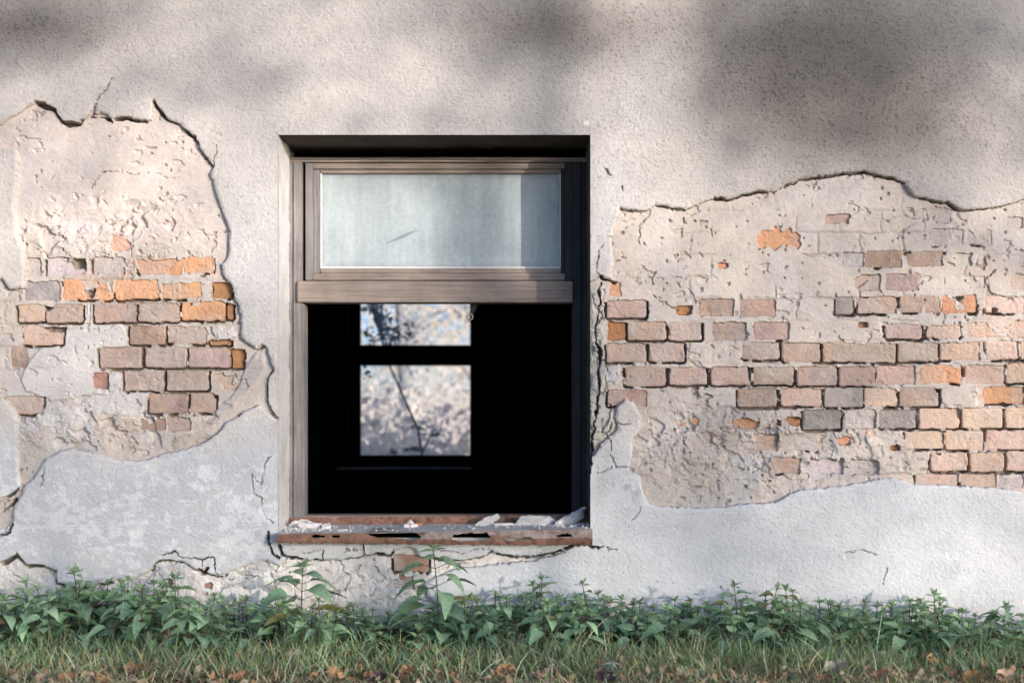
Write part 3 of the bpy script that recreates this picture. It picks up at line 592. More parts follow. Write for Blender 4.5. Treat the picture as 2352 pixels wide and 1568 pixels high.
sdh = np.full(LU.shape, 60.0, dtype=np.float32)
for hp in HOLES: sdh = np.minimum(sdh, sdpoly(hp, LU + 2 * fbm(LU, LV, 8, 2, 505), LV + 1.2 * fbm(LU, LV, 7, 2, 506), 30))
f = (D + SY) / D
pts = np.stack([(LU - HU) / K * f, SY + .0 - wave, ZC + (HV - LV) / K * f], -1)
ii = np.arange(LU.size).reshape(LU.shape); q = np.stack([ii[:-1, :-1], ii[1:, :-1], ii[1:, 1:], ii[:-1, 1:]], -1)
hole = (sdh < 0); hq = hole[:-1, :-1] | hole[1:, 1:]
lc = np.empty(LU.shape + (3,)); lc[:] = (.30, .175, .125)
grey = smooth(.15, .5, fbm(LU, LV * 3, 70, 3, 507) + .9 * (LU > 950) * (tt < .55) - .35)
lc = lerp(lc, c3(.50, .43, .40), .8 * grey); lc = lerp(lc, c3(.20, .095, .06), .6 * smooth(.6, .95, np.broadcast_to(tt, LU.shape)))
sill = mesh_np('window_sill', pts.reshape(-1, 3), q[~hq], M_RUST, house, lc.reshape(-1, 3))
so = sill.modifiers.new('thick', 'SOLIDIFY'); so.thickness = .0018; so.offset = -1
# sill top, sloping outwards
n1, n2 = 180, 30
a, b = np.meshgrid(np.linspace(0, 1, n1), np.linspace(0, 1, n2))
ztl, ztr = P(635, 1227, SY).z, P(1361, 1214, SY).z
BY = FY - .004
x0f, x1f = P(635, 0, SY).x, P(1361, 0, SY).x; x0b, x1b = xl - .0, xr + .0
zbk = P(1000, 1203, BY).z
tx = np.clip(b / .21, 0, 1)
xx = (x0f + (x1f - x0f) * a) * (1 - tx) + (x0b + (x1b - x0b) * a) * tx
yy = SY + (BY - SY) * b
zz = (ztl + (ztr - ztl) * a) * (1 - b) + (zbk + (-.002 + .006 * a)) * b + .0012 * fbm(a * 540, b * 150, 40, 3, 508)
stc = np.empty(a.shape + (3,)); stc[:] = (.86, .82, .75)
stc = lerp(stc, c3(.34, .22, .17), .8 * smooth(.1, .4, fbm(a * 540, b * 150, 50, 4, 509) - .25 + .7 * smooth(.12, 0, b)))
stc = lerp(stc, c3(.85, .83, .81), .6 * smooth(.0, .3, fbm(a * 540, b * 150, 30, 3, 510)) * smooth(.3, .7, b))
ii = np.arange(a.size).reshape(a.shape); q = np.stack([ii[:-1, :-1], ii[:-1, 1:], ii[1:, 1:], ii[1:, :-1]], -1).reshape(-1, 4)
st = mesh_np('sill_top', np.stack([xx, yy, zz], -1).reshape(-1, 3), q, M_BASE, sill, stc.reshape(-1, 3))
so = st.modifiers.new('thick', 'SOLIDIFY'); so.thickness = .0018; so.offset = -1
def sill_z(x, y):
    bb = (y - SY) / (BY - SY); aa = (x - x0f) / (x1f - x0f)
    return (ztl + (ztr - ztl) * aa) * (1 - bb) + (zbk - .002 + .006 * aa) * bb
gu = np.linspace(664, 1350, 200); gr = np.linspace(0, 1, 6); GU, GR = np.meshgrid(gu, gr)
vt = np.interp(GU, [664, 1350], [1188.5, 1181]); vb_ = np.interp(GU, [664, 1350], [1206, 1204])
GV = vt + (vb_ - vt) * GR; f = (D + BY) / D
pts = np.stack([(GU - HU) / K * f, BY - .002 * fbm(GU, GV, 40, 3, 511), ZC + (HV - GV) / K * f], -1)
uc = np.empty(GU.shape + (3,)); uc[:] = (.33, .185, .13); uc = lerp(uc, c3(.48, .40, .36), .7 * smooth(.1, .5, fbm(GU, GV, 60, 4, 512)))
uc = lerp(uc, c3(.14, .10, .08), .6 * smooth(.25, .5, fbm(GU, GV, 26, 3, 513)))
ii = np.arange(GU.size).reshape(GU.shape); q = np.stack([ii[:-1, :-1], ii[1:, :-1], ii[1:, 1:], ii[:-1, 1:]], -1).reshape(-1, 4)
up = mesh_np('sill_upstand', pts.reshape(-1, 3), q, M_RUST, sill, uc.reshape(-1, 3))
so = up.modifiers.new('thick', 'SOLIDIFY'); so.thickness = .004; so.offset = -1
wpart('bottom_rail', M_WOODH, [(699.2, 1183, 1315.4, 1206, FY + .004, .27)])

# rear window
bm = bmesh.new()
for bx in [(800, 550, 827, 1066, RY, RY + .06), (1079.5, 550, 1095, 1066, RY, RY + .06), (827, 1045, 1079.5, 1066, RY, RY + .06), (827, 792, 1079.5, 839, RY - .01, RY + .06), (827, 550, 1079.5, 575, RY, RY + .06)]:
    pbox(bm, *bx, .003)
rear = mesh_bm('rear_window', bm, M_BLACKWOOD, house)
bm = bmesh.new(); pbox(bm, 770, 1074, 1082, 1078, 4.44, 4.558, .004); mesh_bm('inner_sill', bm, flat_mat('worn_sill_paint', (.30, .31, .33), .6, 30, .3), rear)
HOLE = [(936, 930), (951, 910), (967, 894), (988, 904), (978, 920), (962, 931), (975, 944), (983, 957), (962, 964), (951, 970), (941, 978), (928, 970), (920, 960), (936, 954), (942, 944)]
def rear_pane(u0, u1, v0, v1, hole):
    gu = np.linspace(u0, u1, 110); gv = np.linspace(v0, v1, 100); GU, GV = np.meshgrid(gu, gv)
    pts = np.array([P(x, y, RY + .03) for x, y in zip(GU.ravel(), GV.ravel())])
    ii = np.arange(GU.size).reshape(GU.shape); q = np.stack([ii[:-1, :-1], ii[1:, :-1], ii[1:, 1:], ii[:-1, 1:]], -1)
    if hole: q = q[~(sdpoly(hole, GU, GV, 30)[:-1, :-1] < 0)]
    c = np.empty(GU.shape + (3,)); c[:] = (.82, .83, .85); c *= (1 + .12 * fbm(GU, GV, 30, 4, 601))[..., None]
    o = mesh_np('pane', pts, q.reshape(-1, 4), M_REARPANE, rear, np.clip(c, 0, .85).reshape(-1, 3))
    return o
rear_pane(826, 1080.5, 574, 793, None); rear_pane(826, 1080.5, 838, 1046, HOLE)

# ------------------------------------------------------------------ plaster pieces lying on the sill
def slab(pts, th, rough, seed):
    """flat broken piece from an outline (x,z in m), thickness th, ragged edges"""
    r = random.Random(seed); bm = bmesh.new()
    out = []
    n = len(pts)
    for i in range(n):
        p, q = pts[i], pts[(i + 1) % n]
        for k in range(4):
            t = k / 4; out.append((p[0] + (q[0] - p[0]) * t + r.uniform(-rough, rough), p[1] + (q[1] - p[1]) * t + r.uniform(-rough, rough)))
    cx = sum(p[0] for p in out) / len(out); cy = sum(p[1] for p in out) / len(out)
    levels = [(0.9, 0), (1.0, .35), (.97, .75), (.90, 1.0)]
    rings = [[bm.verts.new((cx + (x - cx) * s + r.uniform(-rough, rough) * .4, cy + (y - cy) * s + r.uniform(-rough, rough) * .4, th * h + r.uniform(-.12, .12) * th)) for x, y in out] for s, h in levels]
    inner = [bm.verts.new((cx + (x - cx) * .5, cy + (y - cy) * .5, th * (1 + r.uniform(-.18, .18)))) for x, y in out]
    rings.append(inner); m = len(out)
    for A_, B_ in zip(rings[:-1], rings[1:]):
        for i in range(m): bm.faces.new((A_[i], A_[(i + 1) % m], B_[(i + 1) % m], B_[i]))
    bm.faces.new(inner); bm.faces.new(rings[0][::-1])
    return bm
def lump(r_, seed, squash=.7):
    bm = bmesh.new(); bmesh.ops.create_icosphere(bm, subdivisions=3, radius=1)
    rr = random.Random(seed); offs = [Vector((rr.uniform(-1, 1), rr.uniform(-1, 1), rr.uniform(-1, 1))).normalized() for _ in range(9)]
    for v in bm.verts:
        d = v.co.normalized(); s = 1.0
        for o in offs: s = min(s, .62 / max(.62, abs(d.dot(o)) * 1.0) if d.dot(o) > 0 else 1)
        v.co = d * r_ * (s * 1.0 + rr.uniform(-.03, .03)); v.co.z *= squash
    return bm
def frag(label, u, v, y, bm, rot, mat=M_FRAG, name='plaster_fragment', cat='plaster piece', up=0.0, smooth_=False):
    p = P(u, v, y); o = mesh_bm(name, bm, mat, None, smooth_); o.location = (p.x, y, sill_z(p.x, y) + up); o.rotation_euler = rot
    return tag(o, label, cat, 'plaster pieces fallen on the sill')
def px(l): return [(a / K, b / K) for a, b in l]
M_FRAG2 = flat_mat('plaster_slab', (.76, .72, .67), .95, 40, .15, .002)
frag('large flat plaster slab leaning on the rusty upstand, near the right end of the sill', 1228, 0, .125, slab(px([(-50, -14), (-36, 14), (-10, 18), (40, 15), (52, 2), (28, -12), (6, -20), (-30, -18)]), .014, .0022, 1), (math.radians(38), 0, .05), M_FRAG2, up=.006)
frag('pointed pale plaster flake tilted against the upstand, left of the big slab', 1120, 0, .135, slab(px([(-34, -9), (-20, 4), (4, 14), (30, 18), (32, 8), (16, 0), (10, -10), (-20, -14)]), .012, .002, 2), (math.radians(42), -.15, .1), M_FRAG2, up=.006)
frag('long rough white plaster chunk in the right corner of the sill', 1312, 0, .11, slab(px([(-44, -12), (-20, 2), (10, 10), (34, 18), (38, 6), (20, -8), (-8, -14)]), .024, .003, 3), (math.radians(18), -.34, .12), M_FRAG, up=.008)
frag('thin plaster flake on top of the white chunk in the right sill corner', 1330, 0, .14, slab(px([(-20, -5), (-6, 5), (16, 8), (22, 1), (4, -7)]), .008, .0015, 4), (math.radians(20), -.5, .2), M_FRAG, up=.034)
frag('white rounded plaster lump at the left end of the sill, beside the post', 676, 0, .12, lump(.020, 5), (0, 0, .3), up=.010)
frag('flat white plaster bit behind the left heap on the sill', 698, 0, .15, slab(px([(-18, -6), (-10, 7), (8, 8), (16, 1), (6, -8)]), .012, .002, 6), (.5, .1, 0), up=.006)
frag('jagged white plaster bit standing at the right of the left heap', 709, 0, .13, lump(.016, 7, .9), (0, .3, 1), up=.010)
frag('low wide white plaster piece at the front of the left heap', 715, 0, .085, slab(px([(-30, -8), (-20, 7), (6, 10), (26, 5), (20, -8), (-6, -11)]), .014, .0022, 8), (.1, .05, .1), up=.003)
frag('small white plaster chip at the tip of the left heap', 752, 0, .07, slab(px([(-14, -6), (-9, 6), (4, 7), (10, 0), (6, -8)]), .012, .002, 9), (.3, -.2, .4), up=.003)
frag('white plaster nub in the middle of the sill below the rear window', 943, 0, .12, lump(.013, 10, 1.0), (0, 0, .7), up=.010)
frag('small pile of white plaster in front of the middle nub', 945, 0, .085, slab(px([(-18, -4), (-8, 5), (8, 5), (16, 0), (4, -6)]), .009, .002, 11), (0, 0, .1), up=.001)
frag('orange brick chip lying beside the white plaster nub', 961, 0, .12, slab(px([(-9, -3), (-5, 3), (8, 2), (9, -2)]), .006, .001, 12), (.2, 0, .1), flat_mat('orange_chip', (.6, .28, .12), .9), 'brick_chip', 'brick chip', up=.003)
frag('flat narrow plaster splinter between the pointed flake and the big slab', 1157, 0, .10, slab(px([(-22, -3), (-4, 4), (18, 3), (24, -1), (2, -5)]), .007, .0015, 13), (.1, 0, -.05), up=.002)
frag('thin plaster sliver on the sill near the front edge, left of the rust holes', 787, 0, .0, slab(px([(-12, -3), (-2, 3), (12, 1), (4, -4)]), .004, .001, 14), (0, 0, 0), up=.002)
# crumbs: nobody could count them
bm = bmesh.new(); rr = random.Random(77)
for i in range(420):
    k = rr.random()
    uu = rr.gauss(690, 38) if k < .4 else (rr.gauss(1270, 70) if k < .75 else rr.uniform(660, 1350))
    uu = min(max(uu, 655), 1350)
    yy = rr.uniform(.02, .17) if k < .75 else rr.uniform(-.03, .17)
    s = rr.uniform(.0012, .0052) * (1 if rr.random() < .85 else 1.5); x = P(uu, 0, yy).x
    mtx = Matrix.Translation((x, yy, sill_z(x, yy) + s * .35)) @ Matrix.Rotation(rr.uniform(0, 6), 4, Vector((rr.random(), rr.random(), rr.random() + .1)).normalized()) @ Matrix.Diagonal((s, s * rr.uniform(.5, 1), s * rr.uniform(.4, .8), 1))
    bmesh.ops.create_icosphere(bm, subdivisions=1, radius=1, matrix=mtx)
tag(mesh_bm('plaster_crumbs', bm, M_FRAG), 'white plaster crumbs and dust scattered along the rusty sill', 'crumbs', None, 'stuff')

# ------------------------------------------------------------------ ground
def soil_mat():
    m, t, bs = new_mat('soil_and_thatch')
    tc = N(t, 'ShaderNodeTexCoord'); n = noise_node(t, 30, 6, .7, tc.outputs['Object']); n2 = noise_node(t, 2.2, 5, .6, tc.outputs['Object'])
    c = ramp(t, n.outputs[0], [(.3, (.06, .045, .033)), (.5, (.17, .125, .085)), (.7, (.32, .25, .17))])
    c2 = ramp(t, n2.outputs[0], [(.35, (.55, .75, .5)), (.65, (1.1, 1.0, .9))])
    t.links.new(mul(t, c, c2), bs.inputs['Base Color']); bs.inputs['Roughness'].default_value = 1.0; bs.inputs['Specular IOR Level'].default_value = 0.1
    add_bump(t, bs, n.outputs[0], 1.0, .02); return m
gx = np.concatenate([np.linspace(-400, -8, 14), np.linspace(-6, 6, 140), np.linspace(8, 400, 14)])
gy = np.concatenate([np.linspace(-400, -12, 10), np.linspace(-9, 0.1, 120), np.linspace(.5, 60, 40), np.linspace(80, 500, 8)])
GX, GY = np.meshgrid(gx, gy)
GZ = np.where(GY < 0, SLOPE * np.maximum(GY, -9.0), 0) + .012 * fbm(GX * 60, GY * 60, 30, 3, 701) * (np.abs(GX) < 7) * (GY < .05)
inside = (GX > -6.1) & (GX < 4.1) & (GY > .2) & (GY < 4.9); GZ = np.where(inside, -.35, GZ)
ii = np.arange(GX.size).reshape(GX.shape); q = np.stack([ii[:-1, :-1], ii[:-1, 1:], ii[1:, 1:], ii[1:, :-1]], -1).reshape(-1, 4)
g = mesh_np('ground', np.stack([GX, GY, GZ], -1).reshape(-1, 3), q, soil_mat()); g['kind'] = 'structure'

# ------------------------------------------------------------------ grass
def blades(n, x, y, h, w, lean, bend, col, seed):
    r = np.random.default_rng(seed)
    az_ = r.uniform(0, 2 * np.pi, n); dx, dy = np.cos(az_), np.sin(az_)
    fa = r.uniform(0, 2 * np.pi, n); wx, wy = np.cos(fa), np.sin(fa)
    seg = 4
    z0 = np.where(y < 0, SLOPE * y, 0) - .004
    V_ = np.zeros((n, (seg + 1) * 2, 3)); 
    for k in range(seg + 1):
        t = k / seg
        off = h * (lean * t + bend * t * t); zz = h * (t - .45 * np.clip(bend, 0, 1.6) * t ** 2.2)
        cx, cy = x + dx * off, y + dy * off
        ww = w * (1 - t ** 1.6) * .5 + .0002
        V_[:, 2 * k, 0] = cx - wx * ww; V_[:, 2 * k, 1] = cy - wy * ww; V_[:, 2 * k, 2] = z0 + zz
        V_[:, 2 * k + 1, 0] = cx + wx * ww; V_[:, 2 * k + 1, 1] = cy + wy * ww; V_[:, 2 * k + 1, 2] = z0 + zz
    base = (np.arange(n) * (seg + 1) * 2)[:, None]
    F_ = np.concatenate([base + np.array([[2 * k, 2 * k + 1, 2 * k + 3, 2 * k + 2]]) for k in range(seg)], 0)
    return V_.reshape(-1, 3), F_, np.repeat(col, (seg + 1) * 2, 0)
GREEN = np.array([.23, .39, .17]); BLUEG = np.array([.36, .50, .36]); STRAW = np.array([.70, .60, .43]); BROWN = np.array([.46, .33, .24]); OLIVE = np.array([.38, .41, .18])
def grass_batch(n, y0, y1, h0, h1, w, lean, bend, mix, seed, xs=2.4):
    r = np.random.default_rng(seed)
    x = r.uniform(-xs, xs, n); y = -(y0 + (y1 - y0) * r.random(n))
    clump = fbm(x * 100 + 500, y * 100 + 500, 22, 2, 801)
    h = (h0 + (h1 - h0) * r.random(n) ** 1.6) * (1 + .45 * clump)
    p = np.array(mix, dtype=float); p /= p.sum()
    ch = r.choice(5, n, p=p); pal = np.stack([GREEN, BLUEG, STRAW, BROWN, OLIVE])
    col = pal[ch] * r.uniform(.7, 1.3, (n, 1)) * r.uniform(.92, 1.08, (n, 3))
    return blades(n, x, y, h, w * r.uniform(.6, 1.3, n), lean * r.uniform(0, 1, n), bend * r.uniform(.1, 1, n), col, seed + 1)
parts = [grass_batch(13000, .26, .56, .035, .085, .0030, .3, .6, (5, 3, .9, .2, 2.6), 811),
         grass_batch(16000, .38, 1.0, .02, .06, .0026, .5, .9, (3.4, 3.2, 1.8, 1.1, 2.0), 821),
         grass_batch(12000, .40, 1.0, .02, .07, .0022, 1.6, 1.6, (.7, 1.8, 3.4, 3.0, .7), 831),
         grass_batch(900, .22, .66, .07, .16, .0038, .45, 1.5, (3, 5, .8, 0, 1), 841),
         grass_batch(8000, 1.0, 3.0, .03, .08, .004, .5, .8, (3, 2, 2, 1, 2), 851, 4.0)]
off = 0; VV, FF, CC = [], [], []
for v_, f_, c_ in parts:
    VV.append(v_); FF.append(f_ + off); CC.append(c_); off += len(v_)
tag(mesh_np('grass', np.concatenate(VV), np.concatenate(FF), M_GRASS, None, np.concatenate(CC)), 'green and straw coloured rough grass along the foot of the wall', 'grass', None, 'stuff')

# ------------------------------------------------------------------ nettles
def leaf_geo(L, Wd, droop, fold, teeth=9):
    """toothed pointed leaf along +x; returns verts, faces"""
    n = teeth * 2
    ts = np.linspace(0, 1, n + 1); cen, lf, rt = [], [], []
    for i, t in enumerate(ts):
        prof = (math.sin(math.pi * min(1, t ** .62)) ** .85) * (1 if t < 1 else 0)
        if t == 0: prof = .12
        w = Wd * .5 * max(prof, 0) * (1.0 if i % 2 else .80)
        x = L * (t + (.028 if i % 2 else 0)); z = -droop * L * t * t
        cen.append((L * t, 0, z)); lf.append((x, w, z + fold * w)); rt.append((x, -w, z + fold * w))
    Vv = np.array(cen + lf + rt); m = n + 1; F_ = []
    for i in range(n):
        F_ += [(i, i + 1, m + i + 1, m + i), (i + 1, i, 2 * m + i, 2 * m + i + 1)]
    return Vv, np.array(F_)
def rotm(az_, pitch, roll):
    return np.array(Matrix.Rotation(az_, 3, 'Z') @ Matrix.Rotation(-pitch, 3, 'Y') @ Matrix.Rotation(roll, 3, 'X'))
def make_nettle(h, seed, nodes, leafmax, name='nettle'):
    r = random.Random(seed); Vs, Fs, Cs, o = [], [], [], 0
    bx, by = r.uniform(-.12, .12), r.uniform(-.10, .04)
    def stem(t): return np.array([bx * h * t * t, by * h * t * t, h * t])
    root = thing(name, '', '', (0, 0, 0))
    sv, sf = [], []
    ns = 9
    for k in range(ns):
        p = stem(k / (ns - 1)); rad = .0026 * (1 - .6 * k / (ns - 1))
        for j in range(6): sv.append(p + np.array([math.cos(j * math.pi / 3) * rad, math.sin(j * math.pi / 3) * rad, 0]))
    for k in range(ns - 1):
        for j in range(6): sf.append((k * 6 + j, k * 6 + (j + 1) % 6, k * 6 + 6 + (j + 1) % 6, k * 6 + 6 + j))
    def petiole(a, b):
        i0 = len(sv); d = b - a; s = np.cross(d, [0, 0, 1]); s = s / (np.linalg.norm(s) + 1e-9) * .0008; t_ = np.array([0, 0, .0009])
        for p in (a, b):
            for q in (s, t_, -s, -t_): sv.append(p + q)
        for j in range(4): sf.append((i0 + j, i0 + (j + 1) % 4, i0 + 4 + (j + 1) % 4, i0 + 4 + j))
    for k in range(nodes):
        t = .12 + .86 * (k / (nodes - 1)) ** .9
        size = leafmax * (.62 + .38 * math.sin(math.pi * min(1, (k + 1.0) / nodes * .9 + .05))) * (1 - .35 * (k / (nodes - 1)) ** 2) * (1 if k < nodes - 1 else .8)
        base_az = (k % 2) * math.pi / 2 + r.uniform(-.6, .6) + seed * .7
        for sgn in (0, 1):
            if r.random() < .06 and k < nodes - 1: continue
            a_ = base_az + sgn * math.pi + r.uniform(-.25, .25)
            L = size * r.uniform(.82, 1.15); pet = L * (.42 if k < nodes - 2 else .12)
            pitch = r.uniform(-.25, .25) if k < nodes - 2 else r.uniform(.1, .6)
            droop = r.uniform(.2, .85) if k < nodes - 1 else r.uniform(.0, .4)
            Lv, Lf = leaf_geo(L, L * r.uniform(.58, .78), droop, r.uniform(.15, .5))
            p0 = stem(t); dirv = np.array([math.cos(a_), math.sin(a_), .35]); p1 = p0 + dirv / np.linalg.norm(dirv) * pet
            petiole(p0, p1)
            Vs.append(Lv @ rotm(a_, pitch + .12 * (k < nodes - 2), r.uniform(-.35, .35)).T + p1); Fs.append(Lf + o); o += len(Lv)
            top = k / (nodes - 1)
            c = np.array([.29, .47, .30]) * (1 - top) + np.array([.38, .58, .35]) * top
            c = c * r.uniform(.82, 1.2)
            if r.random() < .06: c = np.array([.40, .37, .16])
            if r.random() < .03 and h < .19: c = np.array([.20, .14, .08])
            cc = np.tile(c, (len(Lv), 1)); m = len(Lv) // 3; cc[:m] *= 1.12
            Cs.append(cc)
    p0 = stem(1.0)
    for j in range(5):                               # tip bud
        a_ = j * 1.257 + seed; L = leafmax * r.uniform(.22, .42)
        Lv, Lf = leaf_geo(L, L * .5, r.uniform(-.1, .3), .3, 5)
        Vs.append(Lv @ rotm(a_, r.uniform(.5, 1.1), 0).T + p0); Fs.append(Lf + o); o += len(Lv); Cs.append(np.tile(np.array([.36, .52, .32]), (len(Lv), 1)))
    mesh_np('stem', np.array(sv), np.array(sf), M_STEM, root)
    mesh_np('leaves', np.concatenate(Vs), np.concatenate(Fs), M_LEAF, root, np.concatenate(Cs))
    return root
def copy_tree(o, parent=None):
    c = o.copy(); COL.objects.link(c)
    if parent is not None: c.parent = parent
    for ch in list(o.children): copy_tree(ch, c)
    return c
NG = 'stinging nettles along the wall foot'
protos = []
for i, (h, nd, lm) in enumerate([(.10, 4, .06), (.11, 5, .066), (.12, 5, .07), (.13, 5, .064), (.14, 6, .07), (.15, 6, .064), (.16, 6, .07), (.18, 7, .068), (.20, 7, .068), (.09, 4, .06)]):
    protos.append((make_nettle(h, 40 + i, nd, lm), h))
used = [False] * len(protos)
def place_nettle(x, y, h, label, rz, near=None):
    c = sorted(range(len(protos)), key=lambda i: abs(protos[i][1] - h) + random.uniform(0, .03))[0]
    root, ph = protos[c]
    o = root if not used[c] else copy_tree(root); used[c] = True
    o.location = (x, y, ground_z(y) - .005); o.rotation_euler = (random.uniform(-.12, .12), random.uniform(-.14, .14), rz)
    s = h / ph; s2 = min(max(s, .75), 1.25); o.scale = (s2, s2, s)
    return tag(o, label, 'nettle', NG)
def top_h(u, v, y):                                   # plant height so its tip shows at v
    return P(u, v, y).z - ground_z(y)
special = [  # u, tip v, depth, leaf nodes, label
 (1008, 1258, -.20, 9, 'tallest nettle, its tip reaching the rusty sill below the window', 3),
 (692, 1297, -.18, 8, 'tall slim nettle in front of the pale plaster left of the brick under the sill', 5),
 (178, 1316, -.12, 6, 'nettle whose tip overlaps the lower edge of the big grey stucco slab', 8),
 (62, 1334, -.16, 6, 'nettle nearest the left edge of the wall with a bare red stem', 9),
 (290, 1328, -.14, 5, 'nettle under the lower edge of the grey slab, right of the tip overlapping it', 10),
 (405, 1327, -.16, 5, 'nettle before the small red brick specks in the rubble plaster', 11),
 (1241, 1326, -.14, 6, 'nettle below the right half of the sill, highest of that stretch', 12),
 (1352, 1338, -.13, 6, 'nettle directly under the right end of the sill', 13),
 (1692, 1343, -.22, 7, 'broad nettle standing proud of the strip below the lowest brick courses', 14),
 (1765, 1347, -.18, 6, 'nettle just right of the broad proud one', 15),
 (1815, 1350, -.16, 6, 'nettle second to the right of the broad proud one', 16),
 (2150, 1364, -.16, 6, 'nettle at the edge of the sunlit white stucco, with wide top leaves', 17),
 (2320, 1392, -.15, 6, 'lone small nettle in the sunlit corner at the far right', 18)]
for u, v, y, nd, lab, sd in special:
    x = P(u, 0, y).x; h = top_h(u, v, y)
    o = make_nettle(h, sd, nd + 1, .105 if h > .22 else (.095 if h > .19 else .072)); o.location = (x, y, ground_z(y) - .004); o.rotation_euler = (random.uniform(-.05, .05), random.uniform(-.05, .05), 0)
    tag(o, lab, 'nettle', NG)
prof_u = [-300, 0, 60, 180, 290, 400, 450, 520, 600, 690, 760, 830, 870, 930, 985, 1060, 1130, 1240, 1330, 1430, 1550, 1640, 1690, 1760, 1830, 1880, 1960, 2050, 2090, 2150, 2200, 2300, 2352, 2650]
prof_v = [1360, 1362, 1352, 1345, 1345, 1345, 1355, 1378, 1385, 1380, 1388, 1396, 1416, 1424, 1405, 1375, 1372, 1350, 1362, 1382, 1386, 1388, 1375, 1368, 1368, 1380, 1388, 1392, 1385, 1384, 1404, 1416, 1420, 1425]
rr = random.Random(5)
NLAB = 'short green stinging nettle in the dense low strip along the wall foot'
for i in range(270):
    u = -230 + (i + rr.uniform(-.5, .5)) * (2352 + 460) / 270
    y = -rr.choice([.07, .12, .18, .25, .31]) + rr.uniform(-.03, .03)
    v = np.interp(u, prof_u, prof_v) - 14 + abs(rr.gauss(0, 18)) + max(0, (-y - .12)) * 170
    h = max(top_h(u, v, y), .07)
    place_nettle(P(u, 0, y).x, y, h, NLAB, rr.uniform(0, 6.28))

for (root, h), u_ in zip(protos, used):
    if not u_:
        for ch in list(root.children): bpy.data.objects.remove(ch)
        bpy.data.objects.remove(root)
# ------------------------------------------------------------------ fallen leaves and scraps in the grass
def dead_leaf(size, seed, lobed):
    r = random.Random(seed); n = 22; cen = (0, 0, .012 * size / .06)
    Vv = [cen]; 
    for i in range(n):
        a = i / n * 2 * math.pi
        rad = size * .5 * (1 + (.26 * math.cos(5 * a) if lobed else .05 * math.cos(7 * a)) + r.uniform(-.07, .07)) * (1.25 if abs(a - math.pi) > 2.6 else 1)
        x, y = rad * math.cos(a), rad * .8 * math.sin(a)
        Vv.append((x * .55, y * .55, .45 * cen[2] + r.uniform(0, .12) * size)); 
    for i in range(n):
        a = i / n * 2 * math.pi
        rad = size * .5 * (1 + (.26 * math.cos(5 * a) if lobed else .05 * math.cos(7 * a)) + r.uniform(-.09, .09)) * (1.25 if abs(a - math.pi) > 2.6 else 1)
        x, y = rad * math.cos(a), rad * .8 * math.sin(a)
        Vv.append((x, y, (1.1 * (y * y) / size + .5 * (x * x) / size) + r.uniform(0, .32) * size))
    q = []
    for i in range(n): q.append((1 + i, 1 + n + i, 1 + n + (i + 1) % n, 1 + (i + 1) % n))
    t = [(0, 1 + i, 1 + (i + 1) % n, 1 + (i + 1) % n) for i in range(n)]
    return np.array(Vv), q, t
LC = dict(o=('orange', (.46, .25, .13)), p=('peach', (.55, .40, .30)), w=('whitish', (.56, .50, .45)), r=('rust brown', (.30, .155, .095)), v=('purple', (.12, .07, .085)), y=('golden', (.56, .36, .15)))
LEAVES = [(98,1562,'p',.05,'at the bottom edge left of the rest'),(150,1557,'r',.05,'low in the grass beside a peach one'),(204,1551,'p',.055,'standing on edge between two brown ones'),(306,1543,'r',.07,'large and curled in dry grass'),(432,1533,'w',.05,'under the grey slab, half hidden by blades'),(516,1543,'o',.05,'in front of the rubble plaster'),(553,1554,'o',.055,'at the bottom edge below the slab corner'),(126,1492,'v',.05,'at the foot of the leftmost nettles'),(336,1480,'o',.045,'bright and close under the nettles'),(470,1479,'p',.045,'just under the nettles beside the bright orange one'),
 (961,1495,'o',.05,'under the tallest nettle'),(763,1546,'o',.055,'upright below the slim tall nettle'),(845,1551,'o',.05,'upright between two purple scraps'),(934,1540,'o',.055,'lying flat under the tallest nettle'),(673,1508,'p',.05,'pale beneath the slim tall nettle'),(800,1505,'r',.05,'half sunk in the grass below the pale plaster'),(1141,1524,'p',.055,'pale below the middle of the sill'),(1160,1543,'o',.06,'below a pale one under the sill'),(872,1559,'v',.06,'dark at the bottom edge below the window'),(1015,1500,'p',.045,'small right of the tallest nettle'),
 (1378,1528,'o',.05,'touching the crumpled clear wrapper'),(1390,1558,'v',.065,'glossy dark below the clear wrapper'),(1573,1496,'w',.035,'tiny in tall grass right of the window'),(1455,1512,'w',.035,'small right of the clear wrapper'),(1267,1544,'p',.055,'broad below the right half of the sill'),(1232,1552,'p',.045,'beside the broad peach one'),(1714,1496,'r',.04,'at the foot of the broad proud nettle'),(1412,1556,'w',.035,'crumpled at the bottom edge under the wrapper'),
 (1921,1540,'w',.075,'largest whitish one, split by dark folds'),(2030,1508,'w',.055,'leaning upright left of the golden tipped one'),(2135,1522,'y',.06,'upright with a pale top'),(1942,1485,'r',.045,'under the nettles above the split whitish one'),(2020,1556,'r',.055,'curled at the bottom edge right of the split whitish one'),(2236,1559,'y',.065,'fat and curled at the bottom edge'),(2301,1551,'p',.065,'broad in the right corner'),(1894,1562,'o',.045,'at the bottom edge below the split whitish one'),(2113,1564,'p',.055,'at the bottom edge below the golden one'),(2303,1500,'p',.035,'small in the sunlit grass at the right'),(2076,1556,'p',.045,'between two curled brown and pale ones'),(2048,1530,'r',.045,'under the whitish leaning one'),(236,1566,'o',.045,'cut by the bottom edge between peach and rust ones'),(1780,1560,'r',.05,'low in grass below the proud nettle')]
mats_leaf = {}
